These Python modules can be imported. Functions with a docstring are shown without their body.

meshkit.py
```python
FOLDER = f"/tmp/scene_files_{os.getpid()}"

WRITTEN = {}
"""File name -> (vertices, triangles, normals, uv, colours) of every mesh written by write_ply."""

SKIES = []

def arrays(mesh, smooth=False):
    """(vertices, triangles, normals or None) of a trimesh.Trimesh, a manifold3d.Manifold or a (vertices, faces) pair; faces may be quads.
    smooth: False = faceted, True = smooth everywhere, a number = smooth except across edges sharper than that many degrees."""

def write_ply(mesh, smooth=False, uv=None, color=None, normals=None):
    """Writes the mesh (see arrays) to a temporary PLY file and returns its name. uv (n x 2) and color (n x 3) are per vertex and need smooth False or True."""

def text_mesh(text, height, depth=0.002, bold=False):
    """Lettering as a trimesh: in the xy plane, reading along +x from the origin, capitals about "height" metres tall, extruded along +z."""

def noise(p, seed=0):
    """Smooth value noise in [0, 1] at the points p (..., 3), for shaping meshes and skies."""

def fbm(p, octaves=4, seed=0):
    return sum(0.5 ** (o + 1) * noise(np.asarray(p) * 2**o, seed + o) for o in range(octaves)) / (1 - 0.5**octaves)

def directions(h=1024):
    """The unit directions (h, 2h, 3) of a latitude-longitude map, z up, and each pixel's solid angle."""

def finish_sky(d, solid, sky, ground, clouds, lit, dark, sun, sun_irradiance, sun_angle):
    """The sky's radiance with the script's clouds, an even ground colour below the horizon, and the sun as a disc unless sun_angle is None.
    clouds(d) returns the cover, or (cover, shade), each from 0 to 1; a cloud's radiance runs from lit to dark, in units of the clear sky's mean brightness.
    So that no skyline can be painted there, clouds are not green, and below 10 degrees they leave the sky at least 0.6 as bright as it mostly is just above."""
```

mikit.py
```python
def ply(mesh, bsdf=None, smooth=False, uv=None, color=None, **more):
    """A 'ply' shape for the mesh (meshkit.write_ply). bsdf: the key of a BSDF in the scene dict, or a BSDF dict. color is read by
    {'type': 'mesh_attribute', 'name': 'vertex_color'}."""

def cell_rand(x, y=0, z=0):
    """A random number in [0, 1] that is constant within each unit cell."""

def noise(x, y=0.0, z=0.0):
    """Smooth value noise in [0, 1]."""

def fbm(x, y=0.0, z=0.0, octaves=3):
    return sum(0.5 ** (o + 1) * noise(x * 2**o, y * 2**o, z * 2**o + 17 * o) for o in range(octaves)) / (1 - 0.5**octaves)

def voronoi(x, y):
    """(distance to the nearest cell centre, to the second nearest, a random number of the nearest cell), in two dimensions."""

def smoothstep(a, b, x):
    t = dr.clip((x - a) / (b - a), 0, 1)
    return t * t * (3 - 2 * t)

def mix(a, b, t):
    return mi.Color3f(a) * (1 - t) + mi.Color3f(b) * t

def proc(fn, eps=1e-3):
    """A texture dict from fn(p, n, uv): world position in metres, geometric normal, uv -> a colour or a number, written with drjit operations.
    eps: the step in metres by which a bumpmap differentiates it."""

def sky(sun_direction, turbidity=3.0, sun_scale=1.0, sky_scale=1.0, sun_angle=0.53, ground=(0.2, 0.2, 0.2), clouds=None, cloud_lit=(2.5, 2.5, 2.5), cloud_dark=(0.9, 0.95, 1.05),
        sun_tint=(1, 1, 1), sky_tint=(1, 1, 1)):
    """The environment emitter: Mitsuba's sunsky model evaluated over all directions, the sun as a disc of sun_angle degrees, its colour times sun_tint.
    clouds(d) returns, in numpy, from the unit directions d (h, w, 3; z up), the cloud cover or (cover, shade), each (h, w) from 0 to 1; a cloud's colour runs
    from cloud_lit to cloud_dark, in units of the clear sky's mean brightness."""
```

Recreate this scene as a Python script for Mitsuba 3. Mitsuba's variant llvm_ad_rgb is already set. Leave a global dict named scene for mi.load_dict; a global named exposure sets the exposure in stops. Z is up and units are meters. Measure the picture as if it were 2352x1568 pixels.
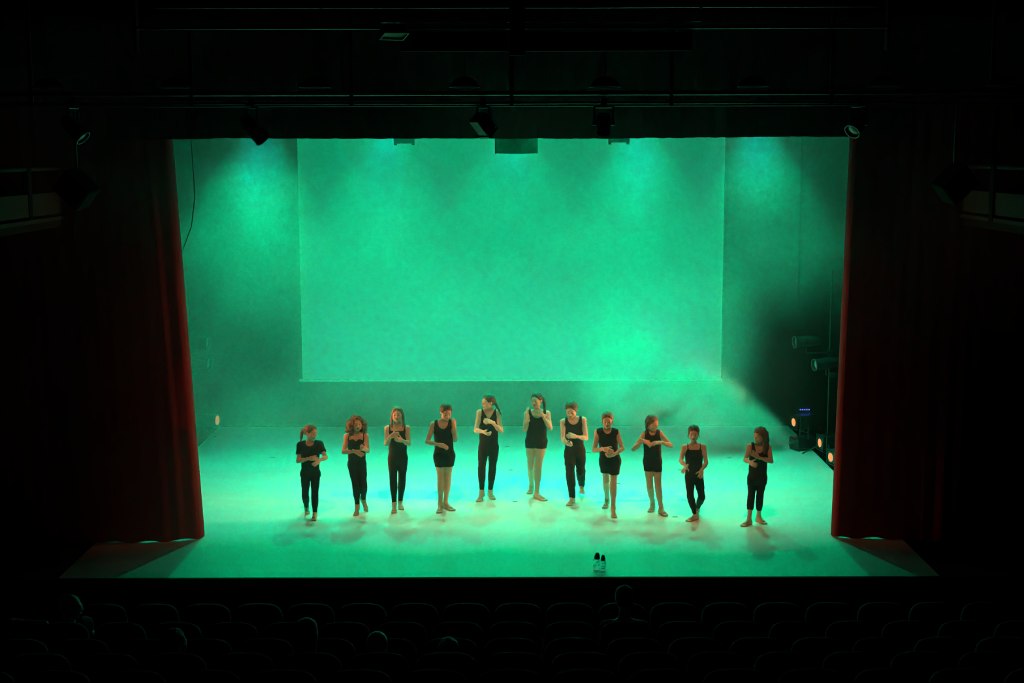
import math, random, numpy as np, trimesh, mitsuba as mi, mikit, meshkit
import drjit as dr
import manifold3d as m3
from mikit import proc, fbm, noise, smoothstep, mix
T = mi.ScalarTransform4f
random.seed(7); rng = np.random.default_rng(7)
scene, labels = {}, {}

# ------------------------------------------------------------------ camera, lights, exposure
exposure = 0.1
PITCH, ROLL = math.radians(7.7236), math.radians(0.13)
EYE = np.array([0.0, -16.061, 5.0])
_f = np.array([0, math.cos(PITCH), -math.sin(PITCH)]); _u = np.array([0, math.sin(PITCH), math.cos(PITCH)])
_up = _u * math.cos(ROLL) + np.array([1.0, 0, 0]) * math.sin(ROLL)
scene['camera'] = {'type': 'perspective', 'fov': 40.357, 'fov_axis': 'x', 'near_clip': 0.1, 'far_clip': 100.0,
                   'to_world': T().look_at(origin=EYE.tolist(), target=(EYE + _f).tolist(), up=_up.tolist())}

GREEN = (-0.24, 1.0, 0.42)
SCREEN_GREEN = (-0.22, 1.0, 0.50)
AMBER = (1.0, 0.30, 0.11)
def spot(name, pos, target, power, color, beam, cutoff, weight=None):
    scene[name] = {'type': 'spot', 'to_world': T().look_at(origin=list(pos), target=list(target), up=[0, 0.02, 1]),
                   'intensity': {'type': 'rgb', 'value': [power * c for c in color]}, 'beam_width': beam, 'cutoff_angle': cutoff,
                   'sampling_weight': float(weight if weight else max(0.3, power / 100))}
# green back lights, out of view on the upstage bar: they rake towards the house over the dancers
for i, x in enumerate((-4.2, -2.1, 0.0, 2.1, 4.1)):
    spot(f'unseen_back_light_{i}', (x, 7.7, 5.75), (x * 0.90, 3.0, 0), 150, (-0.13, 1.0, 0.43), 3, 26)
# unseen narrow green lamps, placed to draw shafts in the haze; right pair light the plume
for i, x in enumerate((-4.43, -3.88, -2.85, -1.45, 0.05, 1.36, 2.13, 3.42)):
    spot(f'unseen_shaft_light_{i}', (x, 7.75, 5.85), (x * 0.98, 6.5 + 0.5 * (i > 5), 0), (110, 60, 80, 80, 30, 80, 140, 150)[i], GREEN, 2, 9.5 + 3.5 * (i > 5), 0.35)
# green top lights out of view, placed almost straight over the dancers to light the floor
for i, x in enumerate((-3.8, -1.9, 0.0, 1.9, 3.7)):
    spot(f'unseen_top_light_{i}', (x, 5.2, 6.3), (x * 0.97, 5.0, 0), 74, (0.15, 1.0, 0.49), 12, 33)
# green wash of the screen from unseen spots placed behind the valance
WASH = [(-2.9, 2.15, 5.62), (-1.0, 2.15, 5.62), (1.0, 2.15, 5.62), (2.9, 2.15, 5.62)]
for i, p in enumerate(WASH):
    spot(f'unseen_screen_light_{i}', p, (p[0] * 0.3, 8.3, 3.1), 10.0, SCREEN_GREEN, 50, 56)
# amber front lights on the house bar and unseen amber side lights placed in the wings to light the dancers
for i, x in enumerate((-2.75, -1.0, 0.8, 2.55)):
    spot(f'front_light_{i}', (x, -0.6, 5.45), (x * 1.05, 3.0, 0.4), 21, (1.0, 0.38, 0.17), 8, 21)
for i, (x, y, z) in enumerate(((-5.1, 3.0, 1.9), (5.0, 3.0, 1.9), (-5.2, 4.6, 0.5), (5.0, 4.6, 0.5))):
    spot(f'unseen_side_light_{i}', (x, y, z), (x * 0.2, 3.2, 1.2), 64, AMBER, 6, 14)
spot('floor_light_0', (4.86, 7.88, 0.36), (2.2, 7.2, 1.25), 16, AMBER, 10, 26)
spot('house_light_0', (-0.1, -12.5, 7.2), (-0.1, 1.6, 1.55), 20.0, (1.0, 0.30, 0.14), 12, 20.5, 0.4)  # out of view over the back seats, placed to light the red curtains

# ------------------------------------------------------------------ helpers
COUNT = {}
def numbered(key):
    if key not in COUNT:
        COUNT[key] = 0; return key
    COUNT[key] += 1
    return f'{key}_{COUNT[key]:03d}'
def thing(name, label, cat, group=None):
    k = numbered(name); labels[k] = {'label': label, 'category': cat}
    if group: labels[k]['group'] = group
    return k
def obj(name, mesh, bsdf, parent=None, smooth=False, label=None, **kw):
    if hasattr(mesh, "faces") and not len(mesh.faces): print("EMPTY", parent, name); return None
    k = numbered((parent + '__' if parent else '') + name)
    scene[k] = mikit.ply(mesh, bsdf, smooth=smooth, **kw)
    if label: labels[k] = {'label': label}
    return k
def tag(k, label, cat, group=None):
    labels[k] = {'label': label, 'category': cat}
    if group: labels[k]['group'] = group
    return k
def struct(name, mesh, bsdf, label=None, smooth=False):
    k = obj(name, mesh, bsdf, smooth=smooth); labels[k] = {'kind': 'structure'}
    if label: labels[k]['label'] = label
    return k
def join(*ms):
    fl = []
    for m in ms: fl += list(m) if isinstance(m, (list, tuple)) else [m]
    return trimesh.util.concatenate(fl)
def box(x0, x1, y0, y1, z0, z1, bev=0.0):
    if bev <= 0:
        b = trimesh.creation.box((x1 - x0, y1 - y0, z1 - z0)); b.apply_translation(((x0 + x1) / 2, (y0 + y1) / 2, (z0 + z1) / 2)); return b
    p = []
    for x in (x0, x1):
        for y in (y0, y1):
            for z in (z0, z1):
                sx, sy, sz = (1 if x == x0 else -1), (1 if y == y0 else -1), (1 if z == z0 else -1)
                p += [(x + sx * bev, y + sy * bev, z), (x + sx * bev, y, z + sz * bev), (x, y + sy * bev, z + sz * bev)]
    return trimesh.Trimesh(p).convex_hull
def cyl(p0, p1, r, n=16, r1=None):
    p0, p1 = np.asarray(p0, float), np.asarray(p1, float); L = np.linalg.norm(p1 - p0)
    if r1 is None: c = trimesh.creation.cylinder(r, L, sections=n)
    else:
        c = trimesh.creation.revolve([(0, -L / 2), (r, -L / 2), (r1, L / 2), (0, L / 2)], sections=n)
    c.apply_transform(trimesh.geometry.align_vectors([0, 0, 1], (p1 - p0) / L)); c.apply_translation((p0 + p1) / 2); return c
def lathe(profile, origin, axis, n=24):
    c = trimesh.creation.revolve(profile, sections=n)
    c.apply_transform(trimesh.geometry.align_vectors([0, 0, 1], np.asarray(axis, float) / np.linalg.norm(axis))); c.apply_translation(origin); return c
def tube(pts, r, n=8):
    pts = np.asarray(pts, float); out = []
    for a, b in zip(pts[:-1], pts[1:]):
        out.append(cyl(a, b, r, n))
    for p in pts[1:-1]:
        s = trimesh.creation.icosphere(1, r); s.apply_translation(p); out.append(s)
    return join(out)

# ------------------------------------------------------------------ materials
def diffuse(name, c, rough=0.8, spec=0.3, **kw):
    scene[name] = {'type': 'twosided', 'b': {'type': 'principled', 'base_color': {'type': 'rgb', 'value': list(c)} if not isinstance(c, dict) else c, 'roughness': rough, 'specular': spec, **kw}}
    return name
diffuse('m_black', (0.006, 0.006, 0.006), 0.95, 0.1)
diffuse('m_drape', (0.012, 0.011, 0.010), 1.0, 0.0)
diffuse('m_wall', (0.014, 0.011, 0.009), 0.9, 0.1)
diffuse('m_vinyl', proc(lambda p, n, uv: mi.Color3f(0.80, 0.80, 0.78) * (0.94 + 0.06 * fbm(p.x * 1.3, p.y * 4.0, 0.0, 4) + 0.02 * noise(p.x * 30, p.y * 90))), 0.38, 0.35)
diffuse('m_red', proc(lambda p, n, uv: mi.Color3f(0.26, 0.010, 0.014) * (0.75 + 0.5 * fbm(p.x * 25, p.y * 25, p.z * 3.0, 3))), 0.9, 0.1, sheen=0.3)
diffuse('m_screen', (0.82, 0.82, 0.82), 0.9, 0.1)
diffuse('m_metal', (0.02, 0.02, 0.021), 0.35, 0.6)
diffuse('m_steel', (0.35, 0.35, 0.36), 0.35, 0.5, metallic=0.8)

# ------------------------------------------------------------------ the house and the stage
FX0, FX1, FY1 = -5.4, 5.08, 9.2
seams = [0.0, 1.86, 3.68, 5.5, 7.35, FY1]
k_floor = struct('floor', box(-8.5, 8.5, -0.0, 11.0, -0.75, -0.012), 'm_black', 'black stage floor under the white dance floor and along the front edge')
for a, b in zip(seams[:-1], seams[1:]):
    obj('vinyl_strip', box(FX0, FX1, a + (0.0015 if a else -0.02), b - 0.0015, -0.010, 0.0), 'm_vinyl', k_floor)
# screen
SY, SX0, SX1, SZ0, SZ1 = 8.3, -3.71, 3.70, 1.0, 5.9
t = thing('projection_screen', 'large white projection screen hanging above the back of the stage, washed in green light', 'screen')
obj('screen_cloth', box(SX0, SX1, SY, SY + 0.012, SZ0 + 0.03, SZ1), 'm_screen', t)
for x in (-3.2, 3.2): obj('hanging_wire', cyl((x, SY + .006, SZ1 - .01), (x, SY + .006, 8.9), .006), 'm_metal', t)
obj('bottom_bar', cyl((SX0 - 0.06, SY, SZ0 + 0.01), (SX1 + 0.02, SY, SZ0 + 0.01), 0.022), 'm_screen', t)

def drape(x0, x1, y, z0, z1, fold, amp, nz=2, seed=0, bottom=None, along='x'):
    n = max(8, int((x1 - x0) / fold * 8)); xs = np.linspace(x0, x1, n); r = np.random.default_rng(seed)
    ph = np.cumsum(1 + 0.35 * r.standard_normal(n)) * (2 * np.pi / 8)
    yy = y + amp * np.sin(ph) * (0.7 + 0.5 * r.random(n).cumsum() % 1.0 * 0.4)
    front, vs = [], []
    for j in range(nz):
        s = j / (nz - 1)
        for i in range(n):
            zb = z0 if bottom is None else bottom(xs[i])
            vs.append((xs[i], yy[i], zb + (z1 - zb) * s))
    vs = np.array(vs); back = vs + np.array([0, 0.03, 0])
    f = []
    def q(a, b, c, d): f.extend([(a, b, c), (a, c, d)])
    N = n * nz
    for j in range(nz - 1):
        for i in range(n - 1):
            a, b, c, d = j * n + i, j * n + i + 1, (j + 1) * n + i + 1, (j + 1) * n + i
            q(a, b, c, d); q(d + N, c + N, b + N, a + N)
    for i in range(n - 1):
        q(i + N, i + 1 + N, i + 1, i); a = (nz - 1) * n + i; q(a, a + 1, a + 1 + N, a + N)
    for j in range(nz - 1):
        a, b = j * n, (j + 1) * n; q(a, b, b + N, a + N); a += n - 1; b += n - 1; q(a + N, b + N, b, a)
    vv = np.vstack([vs, back])
    if along == 'y': vv = vv[:, [1, 0, 2]]; f = [t[::-1] for t in f]
    return trimesh.Trimesh(vv, np.array(f), process=False)

k = obj('back_drape', drape(-8.4, 8.4, 9.24, 0.0, 6.8, 0.9, 0.02, seed=1), 'm_drape', smooth=True)
tag(k, 'black pleated backdrop cloth behind the screen', 'curtain')
struct('wall_stage_back', box(-8.5, 8.5, 10.6, 10.8, -0.7, 9.0), 'm_black')
struct('wall_stage_left', box(-8.7, -8.5, 2.0, 10.8, -0.7, 9.0), 'm_black')
struct('wall_stage_right', box(8.5, 8.7, 2.0, 10.8, -0.7, 9.0), 'm_black')
struct('ceiling_stage', box(-8.7, 8.7, 2.0, 10.8, 8.9, 9.1), 'm_black')
# proscenium
struct('wall_proscenium', join(box(-9.0, -4.75, 2.05, 2.25, -0.75, 9.0), box(4.75, 9.0, 2.05, 2.25, -0.75, 9.0), box(-4.75, 4.75, 2.05, 2.25, 5.75, 9.0)), 'm_wall')

# ------------------------------------------------------------------ haze
GX, GY, GZ = 140, 90, 72
HB = ((-7.55, 7.55), (-0.45, 9.6), (-0.05, 6.6))
def cloud_grid(bounds, n):
    ax = [np.linspace(a, b, k) for (a, b), k in zip(bounds, n)]; Z, Y, X = np.meshgrid(ax[2], ax[1], ax[0], indexing='ij')
    return X, Y, Z, np.stack([X, Y, Z], -1)
sg1 = lambda v: 1 / (1 + np.exp(-v))
def haze(X, Y, Z, P):
    warp = meshkit.fbm(P * 0.9 + 3.1, 4, 5) - 0.5
    n1 = meshkit.fbm(P * np.array([0.5, 0.5, 0.55]) + 10, 4, 2)
    depth = np.clip((Y - 3.6) / 3.0, 0, 1) + 0.10 * np.clip((2.2 - Y) / 1.0, 0, 1) * np.clip((Z - 3.6) / 1.2, 0, 1)
    d = (0.010 + 0.17 * depth) * (0.30 + 1.4 * np.clip((n1 - 0.3) / 0.4, 0, 1))
    d *= 1 + 1.0 * sg1(-(X + 3.3) / 0.35) * depth.clip(0, 1)                       # thicker in the left wing
    low = np.exp(-((Z - 0.3) / 0.8) ** 2)
    d *= 1 - low * (0.35 + 0.45 * sg1((X - 0.3) / 0.4)) * sg1((X + 3.3) / 0.35)                            # thinner close to the floor
    d *= 1 - 0.97 * sg1((X - 3.75 + 0.9 * warp) / 0.14) * sg1((2.9 + 1.6 * warp - Z) / 0.20)   # clear air in the lower right wing
    return d, warp
PLUME = 14.0
dens, _ = haze(*cloud_grid(HB, (GX, GY, GZ)))
dens[-1] = 0
def medium(grid, bounds, albedo, g):
    return {'type': 'heterogeneous', 'albedo': {'type': 'rgb', 'value': albedo}, 'phase': {'type': 'hg', 'g': g},
            'sigma_t': {'type': 'gridvolume', 'grid': mi.VolumeGrid(np.ascontiguousarray(grid[..., None], dtype=np.float32)), 'filter_type': 'trilinear',
                        'to_world': T().translate([b[0] for b in bounds]).scale([b - a for a, b in bounds])}}
scene['haze_medium'] = medium(dens, HB, [0.97, 0.97, 0.97], 0.40)
scene['stage_haze'] = mikit.ply(box(*HB[0], *HB[1], *HB[2]), {'type': 'null'}, interior={'type': 'ref', 'id': 'haze_medium'})
labels['stage_haze'] = {'label': 'green lit theatrical haze hanging in the air over the back of the stage', 'category': 'smoke', 'kind': 'stuff'}
PB = ((0.6, 4.74), (5.9, 8.2), (0.02, 3.0))
X, Y, Z, P = cloud_grid(PB, (120, 64, 84)); base, warp = haze(X, Y, Z, P)
ax = np.clip((4.66 - X) / 2.6, 0, 1.6)
cz = 0.22 + 0.95 * ax ** 0.85 + 0.25 * warp; sg = 0.12 + 0.62 * ax
pl = np.exp(-np.abs((Z - cz) / sg) ** 2.2 - ((Y - 7.1 + 0.3 * warp) / (0.18 + 0.50 * ax)) ** 2) * np.clip((4.72 - X) / 0.2, 0, 1) * np.clip((X - 1.0) / 1.4, 0, 1) ** 1.2
n2 = meshkit.fbm(P * 1.9 + warp[..., None] * 2.4, 5, 9)
edge = np.ones_like(X)
for e in (np.minimum(X - PB[0][0], PB[0][1] - X) / 0.3, np.minimum(Y - PB[1][0], PB[1][1] - Y) / 0.3, (PB[2][1] - Z) / 0.4): edge = edge * np.clip(e, 0, 1)
plume = base + PLUME * edge * pl / (0.4 + 1.0 * ax) * np.clip((n2 - 0.43) / 0.15, 0, 1.2)
scene['plume_medium'] = medium(plume, PB, [0.99, 0.99, 0.99], 0.1)
scene['smoke_plume'] = mikit.ply(box(*PB[0], *PB[1], *PB[2]), {'type': 'null'}, interior={'type': 'ref', 'id': 'plume_medium'}, exterior={'type': 'ref', 'id': 'haze_medium'})
labels['smoke_plume'] = {'label': 'thick pale smoke plume drifting left and up from the smoke machine', 'category': 'smoke', 'kind': 'stuff'}

# ------------------------------------------------------------------ people: bodies as signed distances, meshed by surface nets
def unit(v): v = np.asarray(v, float); return v / (np.linalg.norm(v) + 1e-12)
def sd_cone(a, b, ra, rb, n=None, s=1.0):
    a, b = np.asarray(a, float), np.asarray(b, float)
    r = max(ra, rb); lo, hi = np.minimum(a, b) - r, np.maximum(a, b) + r
    def fn(p):
        q, e = p - a, b - a
        if n is not None:
            q = q + n * ((s - 1) * (q @ n))[..., None]; e = e + n * ((s - 1) * (e @ n))
        t = np.clip((q @ e) / (e @ e + 1e-12), 0, 1)
        return np.linalg.norm(q - t[..., None] * e, axis=-1) - (ra + (rb - ra) * t)
    return fn, lo, hi
def sd_ell(c, radii, R=None):
    c, r = np.asarray(c, float), np.asarray(radii, float); m = r.max()
    def fn(p):
        q = p - c
        if R is not None: q = q @ R
        k0 = np.linalg.norm(q / r, axis=-1); k1 = np.linalg.norm(q / (r * r), axis=-1)
        return k0 * (k0 - 1) / (k1 + 1e-9)
    return fn, c - m, c + m
class Field:
    def __init__(self, lo, hi, h, far=0.3):
        self.lo, self.h = np.asarray(lo, float), h
        self.n = np.ceil((np.asarray(hi) - self.lo) / h).astype(int) + 1
        self.F = np.full(self.n, far, np.float32)
    def like(self, far=0.3):
        g = Field.__new__(Field); g.lo, g.h, g.n = self.lo, self.h, self.n; g.F = np.full(self.n, far, np.float32); return g
    def pts(self, i0, i1):
        ax = [self.lo[k] + self.h * np.arange(i0[k], i1[k]) for k in range(3)]
        return np.stack(np.meshgrid(*ax, indexing='ij'), -1)
    def all(self): return self.pts((0, 0, 0), self.n)
    def span(self, lo, hi, m):
        i0 = np.maximum(np.floor((lo - m - self.lo) / self.h).astype(int), 0); i1 = np.minimum(np.ceil((hi + m - self.lo) / self.h).astype(int) + 1, self.n)
        return i0, np.maximum(i1, i0)
    def add(self, prim, k=0.02, m=0.05):
        fn, lo, hi = prim; i0, i1 = self.span(lo, hi, m + k)
        if (i1 <= i0).any(): return self
        sl = tuple(slice(a, b) for a, b in zip(i0, i1)); d = fn(self.pts(i0, i1)); F = self.F[sl]
        hh = np.maximum(k - np.abs(F - d), 0) / max(k, 1e-9)
        self.F[sl] = np.minimum(F, d) - hh * hh * k * 0.25
        return self
    def sub(self, prim, k=0.01, m=0.03):
        fn, lo, hi = prim; i0, i1 = self.span(lo, hi, m + k)
        if (i1 <= i0).any(): return self
        sl = tuple(slice(a, b) for a, b in zip(i0, i1)); d = -fn(self.pts(i0, i1)); F = self.F[sl]
        hh = np.maximum(k - np.abs(F - d), 0) / max(k, 1e-9)
        self.F[sl] = np.maximum(F, d) + hh * hh * k * 0.25
        return self
    def mesh(self):
        F = self.F.copy(); big = 0.01
        for a in range(3):
            s = [slice(None)] * 3; s[a] = 0; F[tuple(s)] = np.maximum(F[tuple(s)], big); s[a] = -1; F[tuple(s)] = np.maximum(F[tuple(s)], big)
        neg = F < 0; nx, ny, nz = F.shape; C = (nx - 1, ny - 1, nz - 1)
        cnt = np.zeros(C, np.int8)
        for o in np.ndindex(2, 2, 2): cnt += neg[o[0]:nx - 1 + o[0], o[1]:ny - 1 + o[1], o[2]:nz - 1 + o[2]]
        ids = np.argwhere((cnt > 0) & (cnt < 8))
        if not len(ids): return trimesh.Trimesh()
        index = np.full(C, -1, np.int64); index[tuple(ids.T)] = np.arange(len(ids))
        acc, w = np.zeros((len(ids), 3)), np.zeros(len(ids))
        corner = {o: F[ids[:, 0] + o[0], ids[:, 1] + o[1], ids[:, 2] + o[2]] for o in np.ndindex(2, 2, 2)}
        for o in np.ndindex(2, 2, 2):
            for a in range(3):
                if o[a]: continue
                e = list(o); e[a] = 1; f0, f1 = corner[o], corner[tuple(e)]; x = (f0 < 0) != (f1 < 0)
                t = np.where(x, f0 / np.where(x, f0 - f1, 1), 0); P = np.tile(np.array(o, float), (len(ids), 1)); P[:, a] = t
                acc[x] += P[x]; w[x] += 1
        V = (ids + acc / w[:, None]) * self.h + self.lo
        faces = []
        for a in range(3):
            b, c = (a + 1) % 3, (a + 2) % 3
            s0, s1 = [slice(None)] * 3, [slice(None)] * 3; s0[a] = slice(0, -1); s1[a] = slice(1, None)
            x = neg[tuple(s0)] != neg[tuple(s1)]; e = np.argwhere(x)
            e = e[(e[:, b] > 0) & (e[:, c] > 0) & (e[:, b] < F.shape[b] - 1) & (e[:, c] < F.shape[c] - 1)]
            def at(db, dc):
                q = e.copy(); q[:, b] -= db; q[:, c] -= dc; return index[tuple(q.T)]
            q = np.stack([at(1, 1), at(0, 1), at(0, 0), at(1, 0)], 1)
            flip = ~neg[tuple(e.T)]; q[flip] = q[flip][:, ::-1]
            faces += [q[:, [0, 1, 2]], q[:, [0, 2, 3]]]
        return trimesh.Trimesh(V, np.vstack(faces), process=False)
def smax(a, b, k):
    hh = np.maximum(k - np.abs(a - b), 0) / k
    return np.maximum(a, b) + hh * hh * k * 0.25
def rot(yaw, pitch, roll=0.0):
    y, p, r = map(math.radians, (yaw, pitch, roll))
    Rz = np.array([[math.cos(y), -math.sin(y), 0], [math.sin(y), math.cos(y), 0], [0, 0, 1]])
    Rx = np.array([[1, 0, 0], [0, math.cos(p), -math.sin(p)], [0, math.sin(p), math.cos(p)]])
    Ry = np.array([[math.cos(r), 0, math.sin(r)], [0, 1, 0], [-math.sin(r), 0, math.cos(r)]])
    return Rz @ Rx @ Ry

def hand_mesh(wrist, d, n, right, L, curl, spread, h=0.0032):
    """A palm, four fingers of three bones and a thumb that leaves the side of the palm. d: wrist to knuckles, n: where the palm faces."""
    d = unit(d); n = unit(np.asarray(n, float) - d * (np.asarray(n) @ d)); t = np.cross(d, n) if right else np.cross(n, d)
    f = Field(wrist - 1.35 * L, wrist + 1.35 * L, h)
    W = lambda a, b, c=0.0: wrist + L * (a * d + b * t + c * n)
    f.add(sd_cone(wrist - d * 0.30 * L, W(0.10, 0), 0.125 * L, 0.125 * L, n, 1.2), 0.004)
    for b0, b1 in ((-0.13, -0.17), (-0.04, -0.055), (0.05, 0.06), (0.12, 0.17)):
        f.add(sd_cone(W(0.06, b0), W(0.50, b1), 0.085 * L, 0.068 * L), 0.02)
    f.add(sd_cone(W(0.15, 0.14, 0.03), W(0.36, 0.17, 0.05), 0.09 * L, 0.07 * L), 0.012)
    for i, (b1, ln) in enumerate(((0.17, 0.42), (0.06, 0.47), (-0.055, 0.43), (-0.17, 0.33))):
        p = W(0.50, b1); lat = (1.5 - i) * 0.16 * spread; dd = unit(d + t * lat); ang = 0.0
        for j, (fr, r0, r1) in enumerate(((0.45, 0.066, 0.058), (0.30, 0.058, 0.052), (0.25, 0.052, 0.042))):
            ang += math.radians((12 + 62 * curl) * (0.75 if j == 0 else 1.0) * (1 + 0.12 * (i - 1.5)))
            q = p + ln * fr * L * (dd * math.cos(ang) + n * math.sin(ang)); f.add(sd_cone(p, q, r0 * L, r1 * L), 0.002); p = q
    p = W(0.20, 0.19, 0.03)
    for ln, r0, r1, v in ((0.24, 0.078, 0.066, d * 0.62 + t * (0.55 + 0.3 * spread) + n * 0.3), (0.22, 0.064, 0.048, d * 0.85 + t * (0.25 + 0.3 * spread) + n * (0.25 + 0.4 * curl))):
        q = p + unit(v) * ln * L; f.add(sd_cone(p, q, r0 * L, r1 * L), 0.005); p = q
    return f.mesh()
def foot_mesh(ankle, toe, side, s, h=0.0042):
    """Heel, instep, ball and five toes; side +1: the big toe lies to the left of the walking direction."""
    L = toe - ankle; flat = np.array([L[0], L[1], 0.0]); fw = unit(L) if L[2] < -0.11 * s else unit(flat)
    lat = unit(np.cross([0, 0, 1.0], unit(flat))) * side; upv = unit(np.cross(fw, lat)) * (1 if np.cross(fw, lat)[2] > 0 else -1)
    f = Field(np.minimum(ankle, toe) - 0.11 * s, np.maximum(ankle, toe) + 0.10 * s, h)
    ball = toe - fw * 0.047 * s + upv * 0.012 * s; heel = ankle - fw * 0.028 * s
    drop = max(0.012, min(ankle[2] - 0.026 * s, 0.045 * s)); heel = heel - upv * drop if L[2] < -0.11 * s else np.array([heel[0], heel[1], max(0.027 * s, ankle[2] - 0.05 * s)])
    f.add(sd_cone(ankle + np.array([0, 0, 0.06 * s]), ankle, 0.029 * s, 0.030 * s), 0.01)
    f.add(sd_cone(ankle, heel, 0.029 * s, 0.027 * s), 0.015)
    f.add(sd_cone(heel, ball, 0.026 * s, 0.022 * s), 0.02)
    f.add(sd_cone(ankle + fw * 0.01, ball + upv * 0.006, 0.028 * s, 0.020 * s), 0.025)
    f.add(sd_cone(ball + lat * 0.017 * s, ball - lat * 0.021 * s - fw * 0.012 * s, 0.019 * s, 0.016 * s), 0.015)
    for i, (b, ln, r) in enumerate(((0.025, 0.046, 0.0125), (0.008, 0.044, 0.0095), (-0.006, 0.038, 0.009), (-0.018, 0.031, 0.0085), (-0.029, 0.022, 0.008))):
        p = ball + lat * b * s + fw * 0.010 * s - upv * 0.004 * s
        f.add(sd_cone(p, p + fw * ln * s - upv * 0.004 * s, r * s * 1.1, r * s), 0.003)
    sole = 0.0015
    f.F = np.maximum(f.F, (sole - f.all()[..., 2]).astype(np.float32))
    return f.mesh()

SKIN = {}
def skin_mat(key, c):
    if key not in SKIN:
        SKIN[key] = 'm_skin_' + key
        scene['m_skin_' + key] = {'type': 'twosided', 'b': {'type': 'principled', 'base_color': {'type': 'mesh_attribute', 'name': 'vertex_color'}, 'roughness': 0.5, 'specular': 0.4}}
    return SKIN[key]
scene['m_vertex'] = {'type': 'twosided', 'b': {'type': 'principled', 'base_color': {'type': 'mesh_attribute', 'name': 'vertex_color'}, 'roughness': 0.48, 'specular': 0.4}}
scene['m_hair'] = {'type': 'twosided', 'b': {'type': 'principled', 'base_color': {'type': 'mesh_attribute', 'name': 'vertex_color'}, 'roughness': 0.55, 'specular': 0.5, 'sheen': 0.3}}
diffuse('m_cloth', proc(lambda p, n, uv: mi.Color3f(0.017, 0.016, 0.017) * (0.7 + 0.6 * noise(p.x * 160, p.y * 160, p.z * 160))), 0.9, 0.2, sheen=0.25)

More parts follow.
